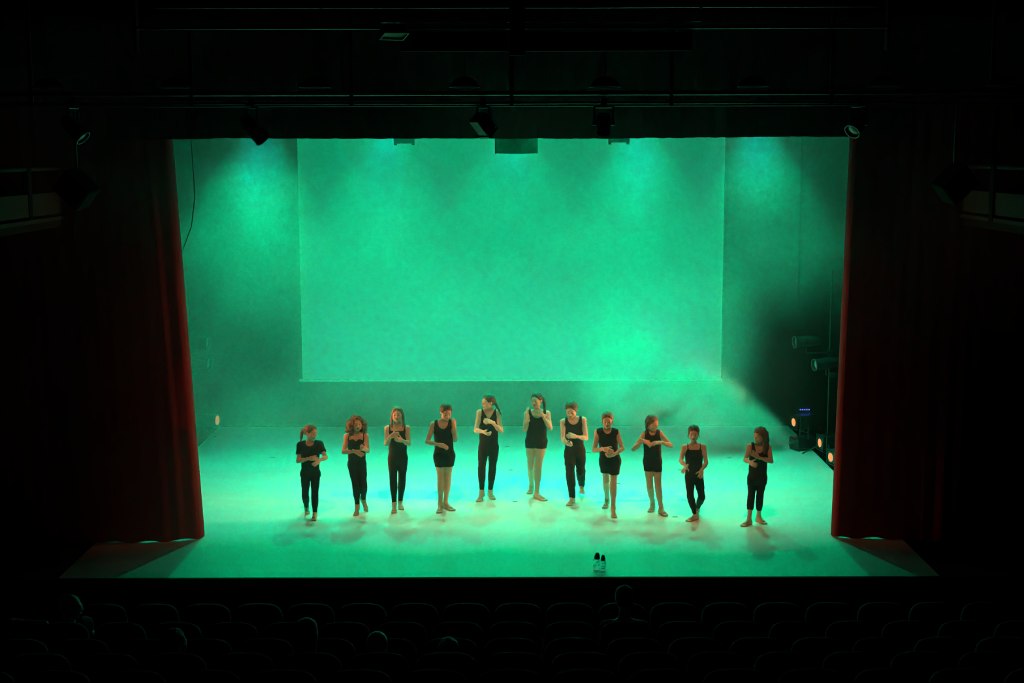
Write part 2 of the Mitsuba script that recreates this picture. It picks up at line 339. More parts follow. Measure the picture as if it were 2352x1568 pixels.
def head_field(c, R, H, h):
    f = Field(c - 1.15 * H, c + 1.15 * H, h, far=0.3); M = lambda x, y, z: c + R @ (np.array([x, y, z - 0.52]) * H)
    E = lambda x, y, z, a, b, d: sd_ell(M(x, y, z), (a * H, b * H, d * H), R)
    f.add(E(0, 0.07, 0.63, .345, .42, .365), 0.01)
    f.add(E(0, -0.10, 0.40, .265, .30, .36), 0.03)
    f.add(E(0, -0.25, 0.11, .12, .11, .10), 0.03)
    for s in (-1, 1):
        f.add(E(s * .155, -.25, .36, .11, .11, .12), 0.03)
        f.add(E(s * .20, -.05, .20, .10, .18, .12), 0.03)
        f.sub(E(s * .135, -.47, .50, .085, .10, .06), 0.02)
        f.add(E(s * .125, -.335, .50, .085, .055, .055), 0.008)
        f.add(E(s * .345, .06, .46, .035, .085, .125), 0.008)
        f.add(E(s * .045, -.43, .365, .045, .045, .035), 0.01)
    f.add(E(0, -.335, .585, .20, .07, .05), 0.02)
    f.add(sd_cone(M(0, -.37, .54), M(0, -.475, .385), .035 * H, .05 * H), 0.012)
    f.add(E(0, -.39, .235, .10, .055, .030), 0.008); f.add(E(0, -.375, .185, .085, .055, .034), 0.008)
    f.sub(E(0, -.455, .212, .10, .05, .010), 0.004)
    return f, M, E
def head_colors(V, c, R, H, skin, lips=(0.42, 0.17, 0.14), brow=(0.10, 0.06, 0.035), hairline=None):
    q = (V - c) @ R / H + np.array([0, 0, 0.52]); col = np.tile(np.array(skin, float), (len(V), 1)); front = q[:, 1] < -0.2
    col *= (0.93 + 0.14 * meshkit.fbm(V * 40, 3))[:, None]
    def blend(m, tgt): col[:] = col * (1 - m[:, None]) + np.array(tgt) * m[:, None]
    if hairline is not None:
        e = np.sqrt((q[:, 0] / .285) ** 2 + ((q[:, 1] + .47) / .37) ** 2 + ((q[:, 2] - .43) / .44) ** 2) + 0.16 * (meshkit.noise(q * np.array([26, 26, 8]), 4) - .5)
        blend(np.clip((e - .90) / .10, 0, 1) * np.clip((q[:, 2] - .66) / .1, 0, 1) * .8, hairline)
    m = np.clip(1.4 - np.sqrt((q[:, 0] / .105) ** 2 + ((q[:, 2] - .21) / .052) ** 2), 0, 1) * front; blend(np.clip(m * 2.5, 0, 1) * .85, lips)
    for s in (-1, 1):
        m = np.clip(1.5 - np.sqrt(((q[:, 0] - s * .145) / .095) ** 2 + ((q[:, 2] - .618 + .02 * (np.abs(q[:, 0]) - .12)) / .016) ** 2), 0, 1) * front; blend(np.clip(m * 2, 0, 1) * .45, brow)
        m = np.clip(1.4 - np.sqrt(((q[:, 0] - s * .17) / .09) ** 2 + ((q[:, 2] - .34) / .08) ** 2), 0, 1) * front; blend(m * .22, (0.62, 0.24, 0.18))
    return col
def eye_mesh(M, R, H, s):
    e = trimesh.creation.icosphere(2, 1.0); v = e.vertices.copy(); rad = 0.062 * H
    d = unit(R @ np.array([0, -1.0, -0.12])); cosd = v @ d
    col = np.where((cosd > 0.93)[:, None], [0.012, 0.010, 0.008], np.where((cosd > 0.79)[:, None], [0.05, 0.032, 0.02], [0.5, 0.47, 0.44]))
    return trimesh.Trimesh(v * rad * np.array([1.0, 1, 1]) + M(s * .128, -.336, .50), e.faces, process=False), col
def lid_cut(f, M, E):
    for s in (-1, 1): f.sub(E(s * .128, -.44, .497, .075, .06, .026), 0.004)

def hair_mesh(style, c, R, H, color, seed, h, down=None):
    f, M, E = None, lambda x, y, z: c + R @ (np.array([x, y, z - 0.52]) * H), None
    E = lambda x, y, z, a, b, d: sd_ell(M(x, y, z), (a * H, b * H, d * H), R)
    lo, hi = c - 0.95 * H, c + 0.95 * H
    if 'long' in style or 'tail' in style or 'curly' in style: lo = c - np.array([1.5, 1.3, 2.3]) * H; hi = c + np.array([1.5, 1.3, 1.0]) * H
    f = Field(lo, hi, h)
    big = 1.0
    f.add(E(0, 0.085, 0.645, .378 * big, .440 * big, .392 * big), 0.01)
    f.add(E(0, .22, .42, .33, .28, .32), 0.03)
    if 'curly' in style:
        for s in (-1, 1):
            f.add(E(s * .40, .08, .32, .26, .34, .42), 0.05); f.add(E(s * .46, .10, -.05, .22, .28, .34), 0.05)
        f.add(E(0, .34, .20, .46, .28, .62), 0.05)
    A = f.all()
    if 'curly' in style:
        d = 0.16 * H * (meshkit.fbm(A / H * np.array([7, 7, 7]), 3, seed) - 0.58) * 2.2
    elif 'short' in style:
        d = 0.05 * H * (meshkit.fbm(A / H * np.array([9, 9, 9]), 3, seed) - 0.7) * 2
    else:
        q = (A - c) / H; rad = np.arctan2(q[..., 0], q[..., 1] + .1)
        d = 0.05 * H * (meshkit.noise(np.stack([q[..., 0] * 22, q[..., 1] * 9, q[..., 2] * 5], -1), seed) - 0.85)
    f.F += d.astype(np.float32)
    f.sub(E(0, -.47, .43 if 'fringe' not in style else .37, .29, .38, .44 if 'fringe' not in style else .35), 0.035)
    f.sub(E(0, -.30, -.02, .40, .50, .30), 0.012)
    if 'curly' not in style:
        for s in (-1, 1):
            if 'side' not in style: f.sub(E(s * .37, -.06, .34, .11, .17, .20), 0.01)
        f.sub(E(0, .18, .05, .60, .50, .22), 0.015)
    def strand(pts, r0, r1, flat=1.0, k=0.012):
        pts = [np.asarray(p, float) for p in pts]; m = len(pts) - 1
        for i in range(m):
            a, b = r0 + (r1 - r0) * i / m, r0 + (r1 - r0) * (i + 1) / m
            f.add(sd_cone(pts[i], pts[i + 1], a * H, b * H), k)
    G = lambda p, dx, dy, dz: np.asarray(p) + np.array([dx, dy, dz]) * H
    if 'bun' in style:
        f.add(E(0, .50, .62, .17, .15, .17), 0.015)
    if 'ponyleft' in style or 'ponyright' in style or 'ponyback' in style:
        s = -1 if 'ponyleft' in style else (1 if 'ponyright' in style else 0); hi_ = 0.72 if 'high' in style else 0.5
        p = M(s * .12, .47, hi_); ln = 1.15 if 'longtail' in style else 0.8
        strand([p, G(p, s * .16, .10, -.02), G(p, s * .27, .10, -.30 * ln), G(p, s * .30, .05, -.62 * ln), G(p, s * .30, .02, -ln)], .11, .045)
        strand([G(p, s * .1, .08, 0), G(p, s * .20, .12, -.30 * ln), G(p, s * .24, .10, -.75 * ln)], .10, .05)
    if 'tailright' in style:
        p = M(.25, .40, .42); strand([p, G(p, .12, -.05, -.25), G(p, .28, -.12, -.55), G(p, .42, -.16, -.82)], .10, .035)
    if 'longboth' in style:
        for s in (-1, 1):
            for off, ln in ((0, .95), (.10, 1.0), (.2, .9)):
                p = M(s * .34, .05 + off, .5); strand([p, G(p, s * .05, 0, -.35), G(p, s * .06, -.04, -.65), G(p, s * .02, -.10, -ln)], .085, .05, k=0.02)
        strand([M(0, .42, .5), M(0, .46, 0), M(0, .44, -.45)], .22, .16, k=0.03)
    if 'longright' in style:
        for off, ln in ((0, 1.15), (.12, 1.25), (.24, 1.2), (.36, 1.1)):
            p = M(.32, .02 + off * .9, .55); strand([p, G(p, .05, 0, -.4), G(p, .06, -.03, -.8), G(p, .05, -.05, -ln)], .10, .07, k=0.03)
    if 'sideright' in style:
        p = M(.33, .1, .4); strand([p, G(p, .04, 0, -.3), G(p, .05, -.05, -.55)], .06, .03)
    if 'sideleft' in style:
        p = M(-.36, .14, .5); strand([p, G(p, -.05, .02, -.3), G(p, -.06, 0, -.75)], .10, .05); 
    if 'wisps' in style:
        for s in (-1, 1):
            p = M(s * .32, -.12, .52); strand([p, G(p, s * .06, -.02, -.18), G(p, s * .05, -.02, -.36)], .028, .012)
    if 'part' in style:
        f.sub(sd_cone(M(0, -.42, .95), M(0, .1, 1.045), 0.012 * H, 0.012 * H), 0.01)
    m = f.mesh(); V = m.vertices
    t = meshkit.fbm(np.stack([V[:, 0] * 120, V[:, 1] * 120, V[:, 2] * 14], -1), 3, seed)
    return m, np.array(color)[None] * np.array([0.72, 0.9, 0.95]) * (0.30 + 1.2 * t ** 1.3)[:, None]

def person(label, J, skin, hair, haircol, look, top, bottom, hands, h=1.4, hh=0.2, build=1.0, group=None, seed=0, hb=0.0068):
    s = h / 1.4; A = lambda k: [np.array(x, float) for x in J[k]]
    sh, el, wr, hd, hip, kn, an, toe = (A(k) for k in ('sh', 'el', 'wr', 'hd', 'hip', 'kn', 'an', 'toe'))
    hc = np.array(J['head'], float); R = rot(*look)
    name = thing('person', label, 'person', group)
    g = build
    mid, pel = (sh[0] + sh[1]) / 2, (hip[0] + hip[1]) / 2
    ac = unit(np.array([sh[1][0] - sh[0][0], sh[1][1] - sh[0][1], 0])); fwd = np.array([ac[1], -ac[0], 0.0])
    if fwd[1] > 0: fwd = -fwd
    neck0 = mid + np.array([0, 0.012 * s, 0.025 * s]); chest = mid + (pel - mid) * 0.30; waist = mid + (pel - mid) * 0.68
    allp = np.array([*sh, *el, *wr, *hip, *kn, *an, *toe, hc]); lo, hi = allp.min(0) - 0.17 * s, allp.max(0) + 0.17 * s
    # torso, thighs + shins, arms as fields of their own; the body is their union
    base = Field(lo, hi, hb)
    tor, leg, arm, slv = base.like(), base.like(), base.like(), base.like()
    sw = np.linalg.norm(sh[1] - sh[0])
    tor.add(sd_cone(pel - ac * .040 * s * g, pel + ac * .040 * s * g, .082 * s * g, .082 * s * g, fwd, 1.12), .02)
    for q in (-1, 1): tor.add(sd_cone(pel + ac * q * .036 * s, waist + ac * q * .030 * s, .080 * s * g, .078 * s * g, fwd, 1.2), .03)
    tor.add(sd_cone(waist - ac * .030 * s, chest - ac * .034 * s, .078 * s * g, .088 * s * g, fwd, 1.28), .03)
    tor.add(sd_cone(waist + ac * .030 * s, chest + ac * .034 * s, .078 * s * g, .088 * s * g, fwd, 1.28), .03)
    up = mid - np.array([0, 0, .035 * s])
    tor.add(sd_cone(up - ac * sw * .28, up + ac * sw * .28, .066 * s * g, .066 * s * g, fwd, 1.15), .04)
    for i in (0, 1):
        tor.add(sd_cone(neck0 + np.array([0, 0, .02 * s]), sh[i] + np.array([0, 0, .004]), .034 * s, .036 * s * g), .03)
    tor.add(sd_cone(neck0 - np.array([0, 0, .02 * s]), hc + R @ np.array([0, .10, -.25]) * hh, .040 * s, .037 * s), .015)
    for i in (0, 1):
        arm.add(sd_cone(sh[i], el[i], .037 * s * g, .028 * s * g), .02); slv.add(sd_cone(sh[i], el[i], .037 * s * g, .036 * s * g), .02)
        arm.add(sd_cone(el[i], wr[i], .029 * s * g, .0185 * s), .008)
        mf = el[i] + (wr[i] - el[i]) * .28; arm.add(sd_cone(mf, mf + (wr[i] - el[i]) * .12, .0315 * s * g, .029 * s * g), .02)
        hj = hip[i] * .96 + pel * .04
        leg.add(sd_cone(hj, kn[i], .060 * s * g, .043 * s * g), .018)
        leg.add(sd_cone(hj + (kn[i] - hj) * .22, hj + (kn[i] - hj) * .5, .061 * s * g, .054 * s * g), .02)
        sd = unit(an[i] - kn[i]); back = unit(np.array([-fwd[0], -fwd[1], 0]))
        leg.add(sd_cone(kn[i], an[i], .043 * s * g, .026 * s), .012)
        cf = kn[i] + (an[i] - kn[i]) * .30 + back * .012 * s; leg.add(sd_cone(cf - sd * .04 * s, cf + sd * .05 * s, .040 * s * g, .036 * s * g), .03)
        leg.add(sd_ell(kn[i] - back * .012 * s, (.036 * s * g, .036 * s * g, .042 * s * g)), .02)
    def un(a, b, k):
        hh_ = np.maximum(k - np.abs(a - b), 0) / k; return np.minimum(a, b) - hh_ * hh_ * k * .25
    body = base.like(); body.F = un(un(tor.F, leg.F, .03), arm.F, .022)
    parts = [body.mesh()]
    HL = .142 * s
    for i, (n, curl, spread) in enumerate(hands):
        parts.append(hand_mesh(wr[i], hd[i] - wr[i], n, i == 0, HL, curl, spread))
        parts.append(foot_mesh(an[i], toe[i], 1 if i == 1 else -1, s))
    hf, M, E = head_field(hc, R, hh, 0.0042); lid_cut(hf, M, E)
    hf.add(sd_cone(neck0, hc + R @ np.array([0, .10, -.25]) * hh, .040 * s, .037 * s), .012)
    hm = hf.mesh()
    solid = None
    try:
        ms = [m3.Manifold(m3.Mesh(np.asarray(p.vertices, np.float32), np.asarray(p.faces, np.uint32))) for p in parts + [hm]]
        if all(q.status() == m3.Error.NoError and not q.is_empty() for q in ms):
            u = m3.Manifold.batch_boolean(ms, m3.OpType.Add).to_mesh(); solid = trimesh.Trimesh(u.vert_properties[:, :3], u.tri_verts, process=False)
    except Exception: pass
    if solid is None: solid = join(parts + [hm])
    V = solid.vertices; near = np.linalg.norm(V - hc, axis=1) < hh * .75
    col = np.array(skin)[None] * (0.93 + 0.14 * meshkit.fbm(V * 30, 3))[:, None]
    col[near] = head_colors(V[near], hc, R, hh, skin, brow=tuple(0.6 * x for x in haircol), hairline=None if 'fringe' in hair else tuple(0.8 * x for x in haircol))
    obj('body', solid, 'm_vertex', name, smooth=True, color=col)
    for s_ in (-1, 1):
        em, ec = eye_mesh(M, R, hh, s_); obj('eye', em, 'm_vertex', name + '__body', smooth=True, color=ec)
    hmesh, hcol = hair_mesh(hair, hc, R, hh, haircol, seed, 0.0046)
    obj('hair', hmesh, 'm_hair', name, smooth=True, color=hcol)
    # clothes: shells over the same distances, cut at neckline, armholes, hems
    P = base.all().astype(np.float32); rel = P - mid.astype(np.float32)
    u_ = rel @ ac.astype(np.float32); v_ = rel[..., 2]; w_ = rel @ fwd.astype(np.float32)
    wr_noise = (meshkit.noise(P * np.array([28, 28, 18]), seed) - .5).astype(np.float32)
    hz = J.get('waist', pel[2] + .07 * s)
    if top:
        off = top.get('off', .007); F = tor.F
        if top['hem'] < pel[2] + .03: F = un(F, leg.F, top.get('k', .025))
        if top.get('sleeve'):
            F = un(F, slv.F, .03)
        G = F - off - .004 * wr_noise
        G = np.maximum(G, (top['hem'] + .012 * np.sin(u_ * 40 + seed) * top.get('wavy', .3)) - P[..., 2])
        if top.get('flare'):
            fl = np.linalg.norm(np.stack([(P @ ac - pel @ ac) / (sw * .56), ((P - pel) @ fwd) / (sw * .40)], -1), axis=-1) - 1
            G = un(G, np.maximum(np.maximum((fl * sw * .4).astype(np.float32), P[..., 2] - (pel[2] + .12 * s)), (top['hem'] - P[..., 2]) .astype(np.float32)), .03)
        si, so, vt, vd = top['si'] * s, top['so'] * s, top.get('vt', .07) * s, top['depth'] * s
        e = top.get('pow', 2.0); a_ = np.abs(u_)
        # neckline: between the straps; deeper in front than behind
        vb = np.where(w_ > 0, vd, min(vd, top.get('back', .06) * s))
        if top.get('vee'): ins = a_ / si + (vt - v_) / (vb + vt) * 1.0 - 1; G = np.maximum(G, -ins * min(si, vd) * .7)
        elif top.get('sweet'):
            line = -vd + .020 * s * (1 - np.minimum(a_ / (.035 * s), 1)) * -1 + .012 * s * np.sin(np.clip(a_ / (.09 * s), 0, 1) * np.pi); G = np.maximum(G, np.where(a_ < si, np.minimum(v_ - line, si - a_), -.02))
        else:
            ins = ((a_ / si) ** e + (np.maximum(vt - v_, 0) / (vb + vt)) ** e) ** (1 / e) - 1; G = np.maximum(G, np.where(v_ > -.2 * s, -ins * min(si, vd + vt) * .8, -.02))
        if not top.get('sleeve'):
            va, ra = top.get('va', -.09) * s, top.get('ra', .14) * s
            side = np.where(v_ > va, a_ - (so + (sw * .62 - so) * np.clip((-v_ + .0) / (-va + 1e-6), 0, 1) ** 2), -.02); G = np.maximum(G, side)
        else:
            for i in (0, 1):
                dv = unit(el[i] - sh[i]); tt = (P - sh[i]) @ dv; dl = np.linalg.norm(P - sh[i] - tt[..., None] * dv, axis=-1); G = np.maximum(G, np.where((dl < .078 * s) & (np.abs(u_) > sw * .40) & (tt < .36 * s), tt - top['sleeve'] * s, -.05).astype(np.float32))
            G = np.maximum(G, np.where(np.linalg.norm(P - hc, axis=-1) < hh * .5, .02, -.05))
        G = np.maximum(G, P[..., 2] - (mid[2] + .075 * s))
        if not top.get('sleeve'):  # keep to the torso, off the arms
            pass
        q = base.like(); q.F = G.astype(np.float32); obj(top['name'], q.mesh(), 'm_cloth', name, smooth=True)
    if bottom:
        off = bottom.get('off', .005); F = un(leg.F, np.where(P[..., 2] < pel[2] + .16 * s, tor.F, .3), .02)
        if bottom.get('join'): F = un(leg.F, tor.F, .05) - bottom['join']
        G = F - off - bottom.get('wrinkle', .003) * wr_noise
        G = np.maximum(G, P[..., 2] - bottom.get('waist', pel[2] + .09 * s))
        xm = P @ ac.astype(np.float32) - pel @ ac
        for i in (0, 1):
            if 'hem' in bottom:
                G = np.maximum(G, np.where((xm > 0) == (i == 1), bottom['hem'][i] - P[..., 2], -.05))
            else:
                dv = unit(an[i] - kn[i]); cut = (P - an[i]) @ dv + bottom['ankle'][i] * s
                dl = np.linalg.norm(np.cross(P - an[i], dv), axis=-1); G = np.maximum(G, np.where((dl < .075 * s) & (P[..., 2] < kn[i][2]), cut, -.05))
        q = base.like(); q.F = G.astype(np.float32); obj(bottom['name'], q.mesh(), 'm_cloth', name, smooth=True)
    return name

def sitter(label, head, hh, facing, hair, haircol, skin, shirt, seat, arm=None, arm2=None, h=0.0085, glasses=False, bald=False):
    """Someone in a seat, seen from behind: seat = (x, y, z of the floor)."""
    t = thing('person', label, 'person'); hc = np.array(head, float); R = rot(180 + facing, 4); s = hh / 0.225
    sx, sy, sz = seat; pel = np.array([sx, sy + 0.20, sz + 0.56]); mid = np.array([hc[0], min(hc[1] + .0, sy + .30), hc[2] - 0.285 * s]); ac = np.array([1.0, 0, 0]); fw = np.array([0, 1.0, 0])
    f = Field(np.minimum(hc, pel) - np.array([.75, .35, .62]), np.maximum(hc, pel) + np.array([.75, .85, .25]), h)
    sh = [mid + ac * k * .165 * s for k in (-1, 1)]
    f.add(sd_cone(pel - ac * .06, pel + ac * .06, .115 * s, .115 * s, fw, 1.1), .03); w = pel * .45 + mid * .55
    for k in (-1, 1): f.add(sd_cone(pel + ac * k * .04, mid + ac * k * .06 - np.array([0, 0, .06]), .105 * s, .105 * s, fw, 1.2), .04)
    for k in (0, 1): f.add(sd_cone(mid + np.array([0, 0, .06 * s]), sh[k], .045 * s, .058 * s), .05)
    hands = []
    for k in (0, 1):
        e = sh[k] + np.array([(-1, 1)[k] * .06, .06, -.25]) * s; wr = e + np.array([-(-1, 1)[k] * .06, .22, -.02]) * s
        if arm is not None and k == 0: e, wr = (np.array(q, float) for q in arm)
        if arm2 is not None and k == 1: e, wr = (np.array(q, float) for q in arm2)
        f.add(sd_cone(sh[k], e, .050 * s, .038 * s), .03); f.add(sd_cone(e, wr, .038 * s, .026 * s), .012); hands.append((wr, unit(wr - e)))
        kn = pel + np.array([(-1, 1)[k] * .11, .40 * s, .0]); an = kn + np.array([0, .03, -min(.42, kn[2] - sz - .07)])
        f.add(sd_cone(pel + ac * (-1, 1)[k] * .09, kn, .085 * s, .058 * s), .03); f.add(sd_cone(kn, an, .056 * s, .036 * s), .02)
        f.add(sd_cone(an - np.array([0, .03, .02]), an + np.array([0, .15, -.03]), .035, .030), .02)
    cl = f.F.copy(); nk = hc + R @ np.array([0, .10, -.30]) * hh
    f.add(sd_cone(mid + np.array([0, 0, .02]), nk, .055 * s, .050 * s), .03)
    hf, M, E = head_field(hc, R, hh, 0.006); lid_cut(hf, M, E)
    if bald: hf.add(E(0, .08, .64, .352, .43, .375), .01)
    parts = [f.mesh(), hf.mesh()] + [hand_mesh(q, d, (0, 0, -1), k == 1, .175 * s, .25, .3, .005) for k, (q, d) in enumerate(hands)]
    body = join(parts)
    try:
        ms = [m3.Manifold(m3.Mesh(np.asarray(q.vertices, np.float32), np.asarray(q.faces, np.uint32))) for q in parts]
        if all(q.status() == m3.Error.NoError for q in ms): u = m3.Manifold.batch_boolean(ms, m3.OpType.Add).to_mesh(); body = trimesh.Trimesh(u.vert_properties[:, :3], u.tri_verts, process=False)
    except Exception: pass
    V = body.vertices; col = np.tile(np.array(skin, float), (len(V), 1)); near = np.linalg.norm(V - hc, axis=1) < hh * .75; col[near] = head_colors(V[near], hc, R, hh, skin)
    obj('body', body, 'm_vertex', t, smooth=True, color=col)
    P = f.all(); g = f.like(); G = cl - .010; G = np.maximum(G, np.where(P[..., 2] < pel[2] - .02, .05, -.05)); G = np.maximum(G, P[..., 2] - (mid[2] + .075 * s))
    G = np.maximum(G, np.where((np.abs(P[..., 0] - mid[0]) < .062 * s) & (P[..., 2] > mid[2] - .05), P[..., 2] - (mid[2] + .055 * s), -.05))
    if arm is not None: G = np.maximum(G, np.where(P[..., 0] < sh[0][0] - .17, .05, -.05)); G = np.maximum(G, np.where((P[..., 0] > sh[1][0] - .02) & (P[..., 1] > sh[1][1] - .04), .05, -.05))
    g.F = G.astype(np.float32); obj('shirt', g.mesh(), shirt, t, smooth=True)
    G = np.maximum(cl - .008, P[..., 2] - (pel[2] + .0)); g.F = G.astype(np.float32); obj('trousers', g.mesh(), 'm_cloth', t, smooth=True)
    if not bald:
        hm, hcol = hair_mesh(hair, hc, R, hh, haircol, 3, .006); obj('hair', hm, 'm_hair', t, smooth=True, color=hcol)
    if glasses:
        gl = []
        for k in (-1, 1): gl.append(tube([M(k * .135 + .085 * math.cos(a), -.425, .50 + .07 * math.sin(a)) for a in np.linspace(0, 2 * math.pi, 13)], .0022, 5)); gl.append(tube([M(k * .22, -.42, .52), M(k * .36, -.10, .52), M(k * .365, .08, .50)], .0022, 5))
        gl.append(tube([M(-.05, -.43, .51), M(.05, -.43, .51)], .0022, 5)); obj('glasses', join(gl), 'm_steel', t)
ONLY = None
KIDS = [
    dict(h=1.33, hh=0.205, head=[-2.768, 2.787, 1.197], sh=[[-2.92, 2.812, 0.996], [-2.663, 2.812, 1.009]], el=[[-2.947, 2.712, 0.799], [-2.564, 2.712, 0.851]], wr=[[-2.774, 2.641, 0.854], [-2.637, 2.582, 0.837]], hd=[[-2.646, 2.604, 0.856], [-2.701, 2.492, 0.786]], hip=[[-2.865, 2.822, 0.594], [-2.728, 2.822, 0.594]], kn=[[-2.875, 2.825, 0.285], [-2.729, 2.722, 0.31]], an=[[-2.894, 3.044, 0.067], [-2.73, 2.708, 0.053]], toe=[[-2.859, 2.899, 0.01], [-2.726, 2.555, 0.01]]),
    dict(h=1.42, hh=0.2, head=[-2.156, 2.943, 1.287], sh=[[-2.301, 2.968, 1.089], [-2.035, 2.968, 1.095]], el=[[-2.335, 2.868, 0.892], [-2.004, 2.868, 0.905]], wr=[[-2.159, 2.762, 0.923], [-2.026, 2.738, 0.957]], hd=[[-2.038, 2.711, 0.87], [-2.061, 2.648, 1.009]], hip=[[-2.227, 2.978, 0.691], [-2.108, 2.978, 0.69]], kn=[[-2.177, 2.878, 0.411], [-2.067, 2.854, 0.417]], an=[[-2.168, 2.948, 0.117], [-2.097, 3.074, 0.173]], toe=[[-2.177, 2.816, 0.01], [-2.06, 3.037, 0.01]]),
    dict(h=1.5, hh=0.205, head=[-1.608, 3.124, 1.378], sh=[[-1.748, 3.149, 1.165], [-1.47, 3.149, 1.164]], el=[[-1.759, 3.049, 0.97], [-1.447, 3.049, 0.969]], wr=[[-1.682, 2.919, 1.102], [-1.533, 2.919, 1.044]], hd=[[-1.565, 2.846, 1.159], [-1.629, 2.829, 1.083]], hip=[[-1.681, 3.159, 0.744], [-1.542, 3.159, 0.743]], kn=[[-1.673, 3.092, 0.447], [-1.56, 3.219, 0.416]], an=[[-1.665, 3.096, 0.099], [-1.598, 3.303, 0.073]], toe=[[-1.657, 2.94, 0.01], [-1.57, 3.137, 0.01]]),
    dict(h=1.53, hh=0.215, head=[-0.922, 3.089, 1.417], sh=[[-1.106, 3.114, 1.224], [-0.825, 3.114, 1.244]], el=[[-1.185, 3.014, 1.003], [-0.796, 3.014, 1.029]], wr=[[-1.02, 2.884, 0.99], [-0.795, 2.915, 1.23]], hd=[[-0.855, 2.881, 0.942], [-0.794, 2.846, 1.367]], hip=[[-1.022, 3.124, 0.777], [-0.889, 3.124, 0.777]], kn=[[-1.008, 3.137, 0.448], [-0.912, 3.184, 0.437]], an=[[-1.015, 3.108, 0.094], [-0.948, 3.198, 0.071]], toe=[[-1.026, 2.945, 0.01], [-0.84, 3.063, 0.01]]),
    dict(h=1.57, hh=0.21, head=[-0.348, 3.732, 1.444], sh=[[-0.47, 3.757, 1.274], [-0.204, 3.757, 1.269]], el=[[-0.52, 3.657, 1.033], [-0.159, 3.657, 1.021]], wr=[[-0.409, 3.527, 1.038], [-0.293, 3.554, 1.177]], hd=[[-0.321, 3.437, 1.006], [-0.399, 3.464, 1.215]], hip=[[-0.418, 3.767, 0.76], [-0.267, 3.767, 0.759]], kn=[[-0.442, 3.667, 0.468], [-0.29, 3.802, 0.436]], an=[[-0.442, 3.729, 0.117], [-0.324, 3.874, 0.081]], toe=[[-0.486, 3.58, 0.01], [-0.28, 3.705, 0.01]]),
    dict(h=1.58, hh=0.21, head=[0.351, 3.882, 1.439], sh=[[0.221, 3.907, 1.226], [0.51, 3.907, 1.225]], el=[[0.185, 3.807, 1.015], [0.551, 3.807, 1.035]], wr=[[0.23, 3.702, 1.216], [0.436, 3.787, 1.238]], hd=[[0.205, 3.73, 1.37], [0.294, 3.741, 1.292]], hip=[[0.269, 3.917, 0.81], [0.435, 3.917, 0.81]], kn=[[0.277, 3.977, 0.43], [0.378, 3.846, 0.459]], an=[[0.287, 4.211, 0.075], [0.356, 3.755, 0.058]], toe=[[0.252, 4.036, 0.01], [0.47, 3.611, 0.01]]),
    dict(h=1.51, hh=0.225, head=[0.847, 3.589, 1.353], sh=[[0.73, 3.614, 1.163], [1.025, 3.614, 1.192]], el=[[0.726, 3.514, 0.935], [1.059, 3.539, 0.936]], wr=[[0.779, 3.384, 0.893], [0.9, 3.398, 0.997]], hd=[[0.829, 3.294, 0.891], [0.764, 3.339, 1.023]], hip=[[0.83, 3.624, 0.731], [0.973, 3.624, 0.731]], kn=[[0.834, 3.524, 0.421], [0.989, 3.641, 0.435]], an=[[0.865, 3.495, 0.073], [1.016, 3.869, 0.17]], toe=[[0.807, 3.335, 0.01], [1.011, 3.706, 0.09]]),
    dict(h=1.46, hh=0.205, head=[1.323, 2.969, 1.32], sh=[[1.186, 2.994, 1.136], [1.461, 2.994, 1.133]], el=[[1.14, 2.894, 0.9], [1.528, 2.894, 0.92]], wr=[[1.268, 2.764, 0.949], [1.412, 2.764, 0.878]], hd=[[1.376, 2.674, 0.927], [1.278, 2.707, 0.862]], hip=[[1.302, 3.004, 0.731], [1.43, 3.004, 0.731]], kn=[[1.32, 3.064, 0.431], [1.408, 2.904, 0.433]], an=[[1.351, 3.332, 0.093], [1.402, 2.819, 0.098]], toe=[[1.311, 3.183, 0.01], [1.405, 2.668, 0.01]]),
    dict(h=1.43, hh=0.205, head=[1.943, 2.919, 1.288], sh=[[1.843, 2.944, 1.123], [2.048, 2.944, 1.13]], el=[[1.685, 2.913, 0.913], [2.197, 2.844, 0.976]], wr=[[1.814, 2.823, 1.052], [2.04, 2.724, 1.047]], hd=[[1.947, 2.794, 0.982], [1.903, 2.682, 1.046]], hip=[[1.894, 2.954, 0.729], [2.015, 2.954, 0.729]], kn=[[1.923, 2.948, 0.368], [2.027, 2.854, 0.39]], an=[[1.98, 3.107, 0.082], [2.074, 2.885, 0.068]], toe=[[1.929, 2.96, 0.01], [2.119, 2.726, 0.02]]),
    dict(h=1.33, hh=0.2, head=[2.477, 2.616, 1.204], sh=[[2.354, 2.641, 0.994], [2.616, 2.641, 1.001]], el=[[2.299, 2.541, 0.83], [2.644, 2.541, 0.8]], wr=[[2.357, 2.411, 0.778], [2.564, 2.411, 0.72]], hd=[[2.291, 2.321, 0.724], [2.544, 2.321, 0.666]], hip=[[2.436, 2.651, 0.589], [2.556, 2.651, 0.588]], kn=[[2.436, 2.551, 0.332], [2.601, 2.611, 0.305]], an=[[2.515, 2.562, 0.06], [2.577, 2.836, 0.094]], toe=[[2.398, 2.465, 0.01], [2.53, 2.697, 0.03]]),
    dict(h=1.34, hh=0.205, head=[3.323, 2.313, 1.238], sh=[[3.195, 2.338, 1.068], [3.45, 2.338, 1.056]], el=[[3.127, 2.238, 0.907], [3.476, 2.238, 0.887]], wr=[[3.167, 2.108, 0.905], [3.285, 2.218, 0.951]], hd=[[3.213, 2.018, 0.883], [3.189, 2.171, 1.032]], hip=[[3.252, 2.348, 0.635], [3.371, 2.348, 0.635]], kn=[[3.235, 2.359, 0.367], [3.352, 2.359, 0.367]], an=[[3.208, 2.313, 0.061], [3.359, 2.451, 0.07]], toe=[[3.103, 2.201, 0.01], [3.418, 2.314, 0.01]]),
]

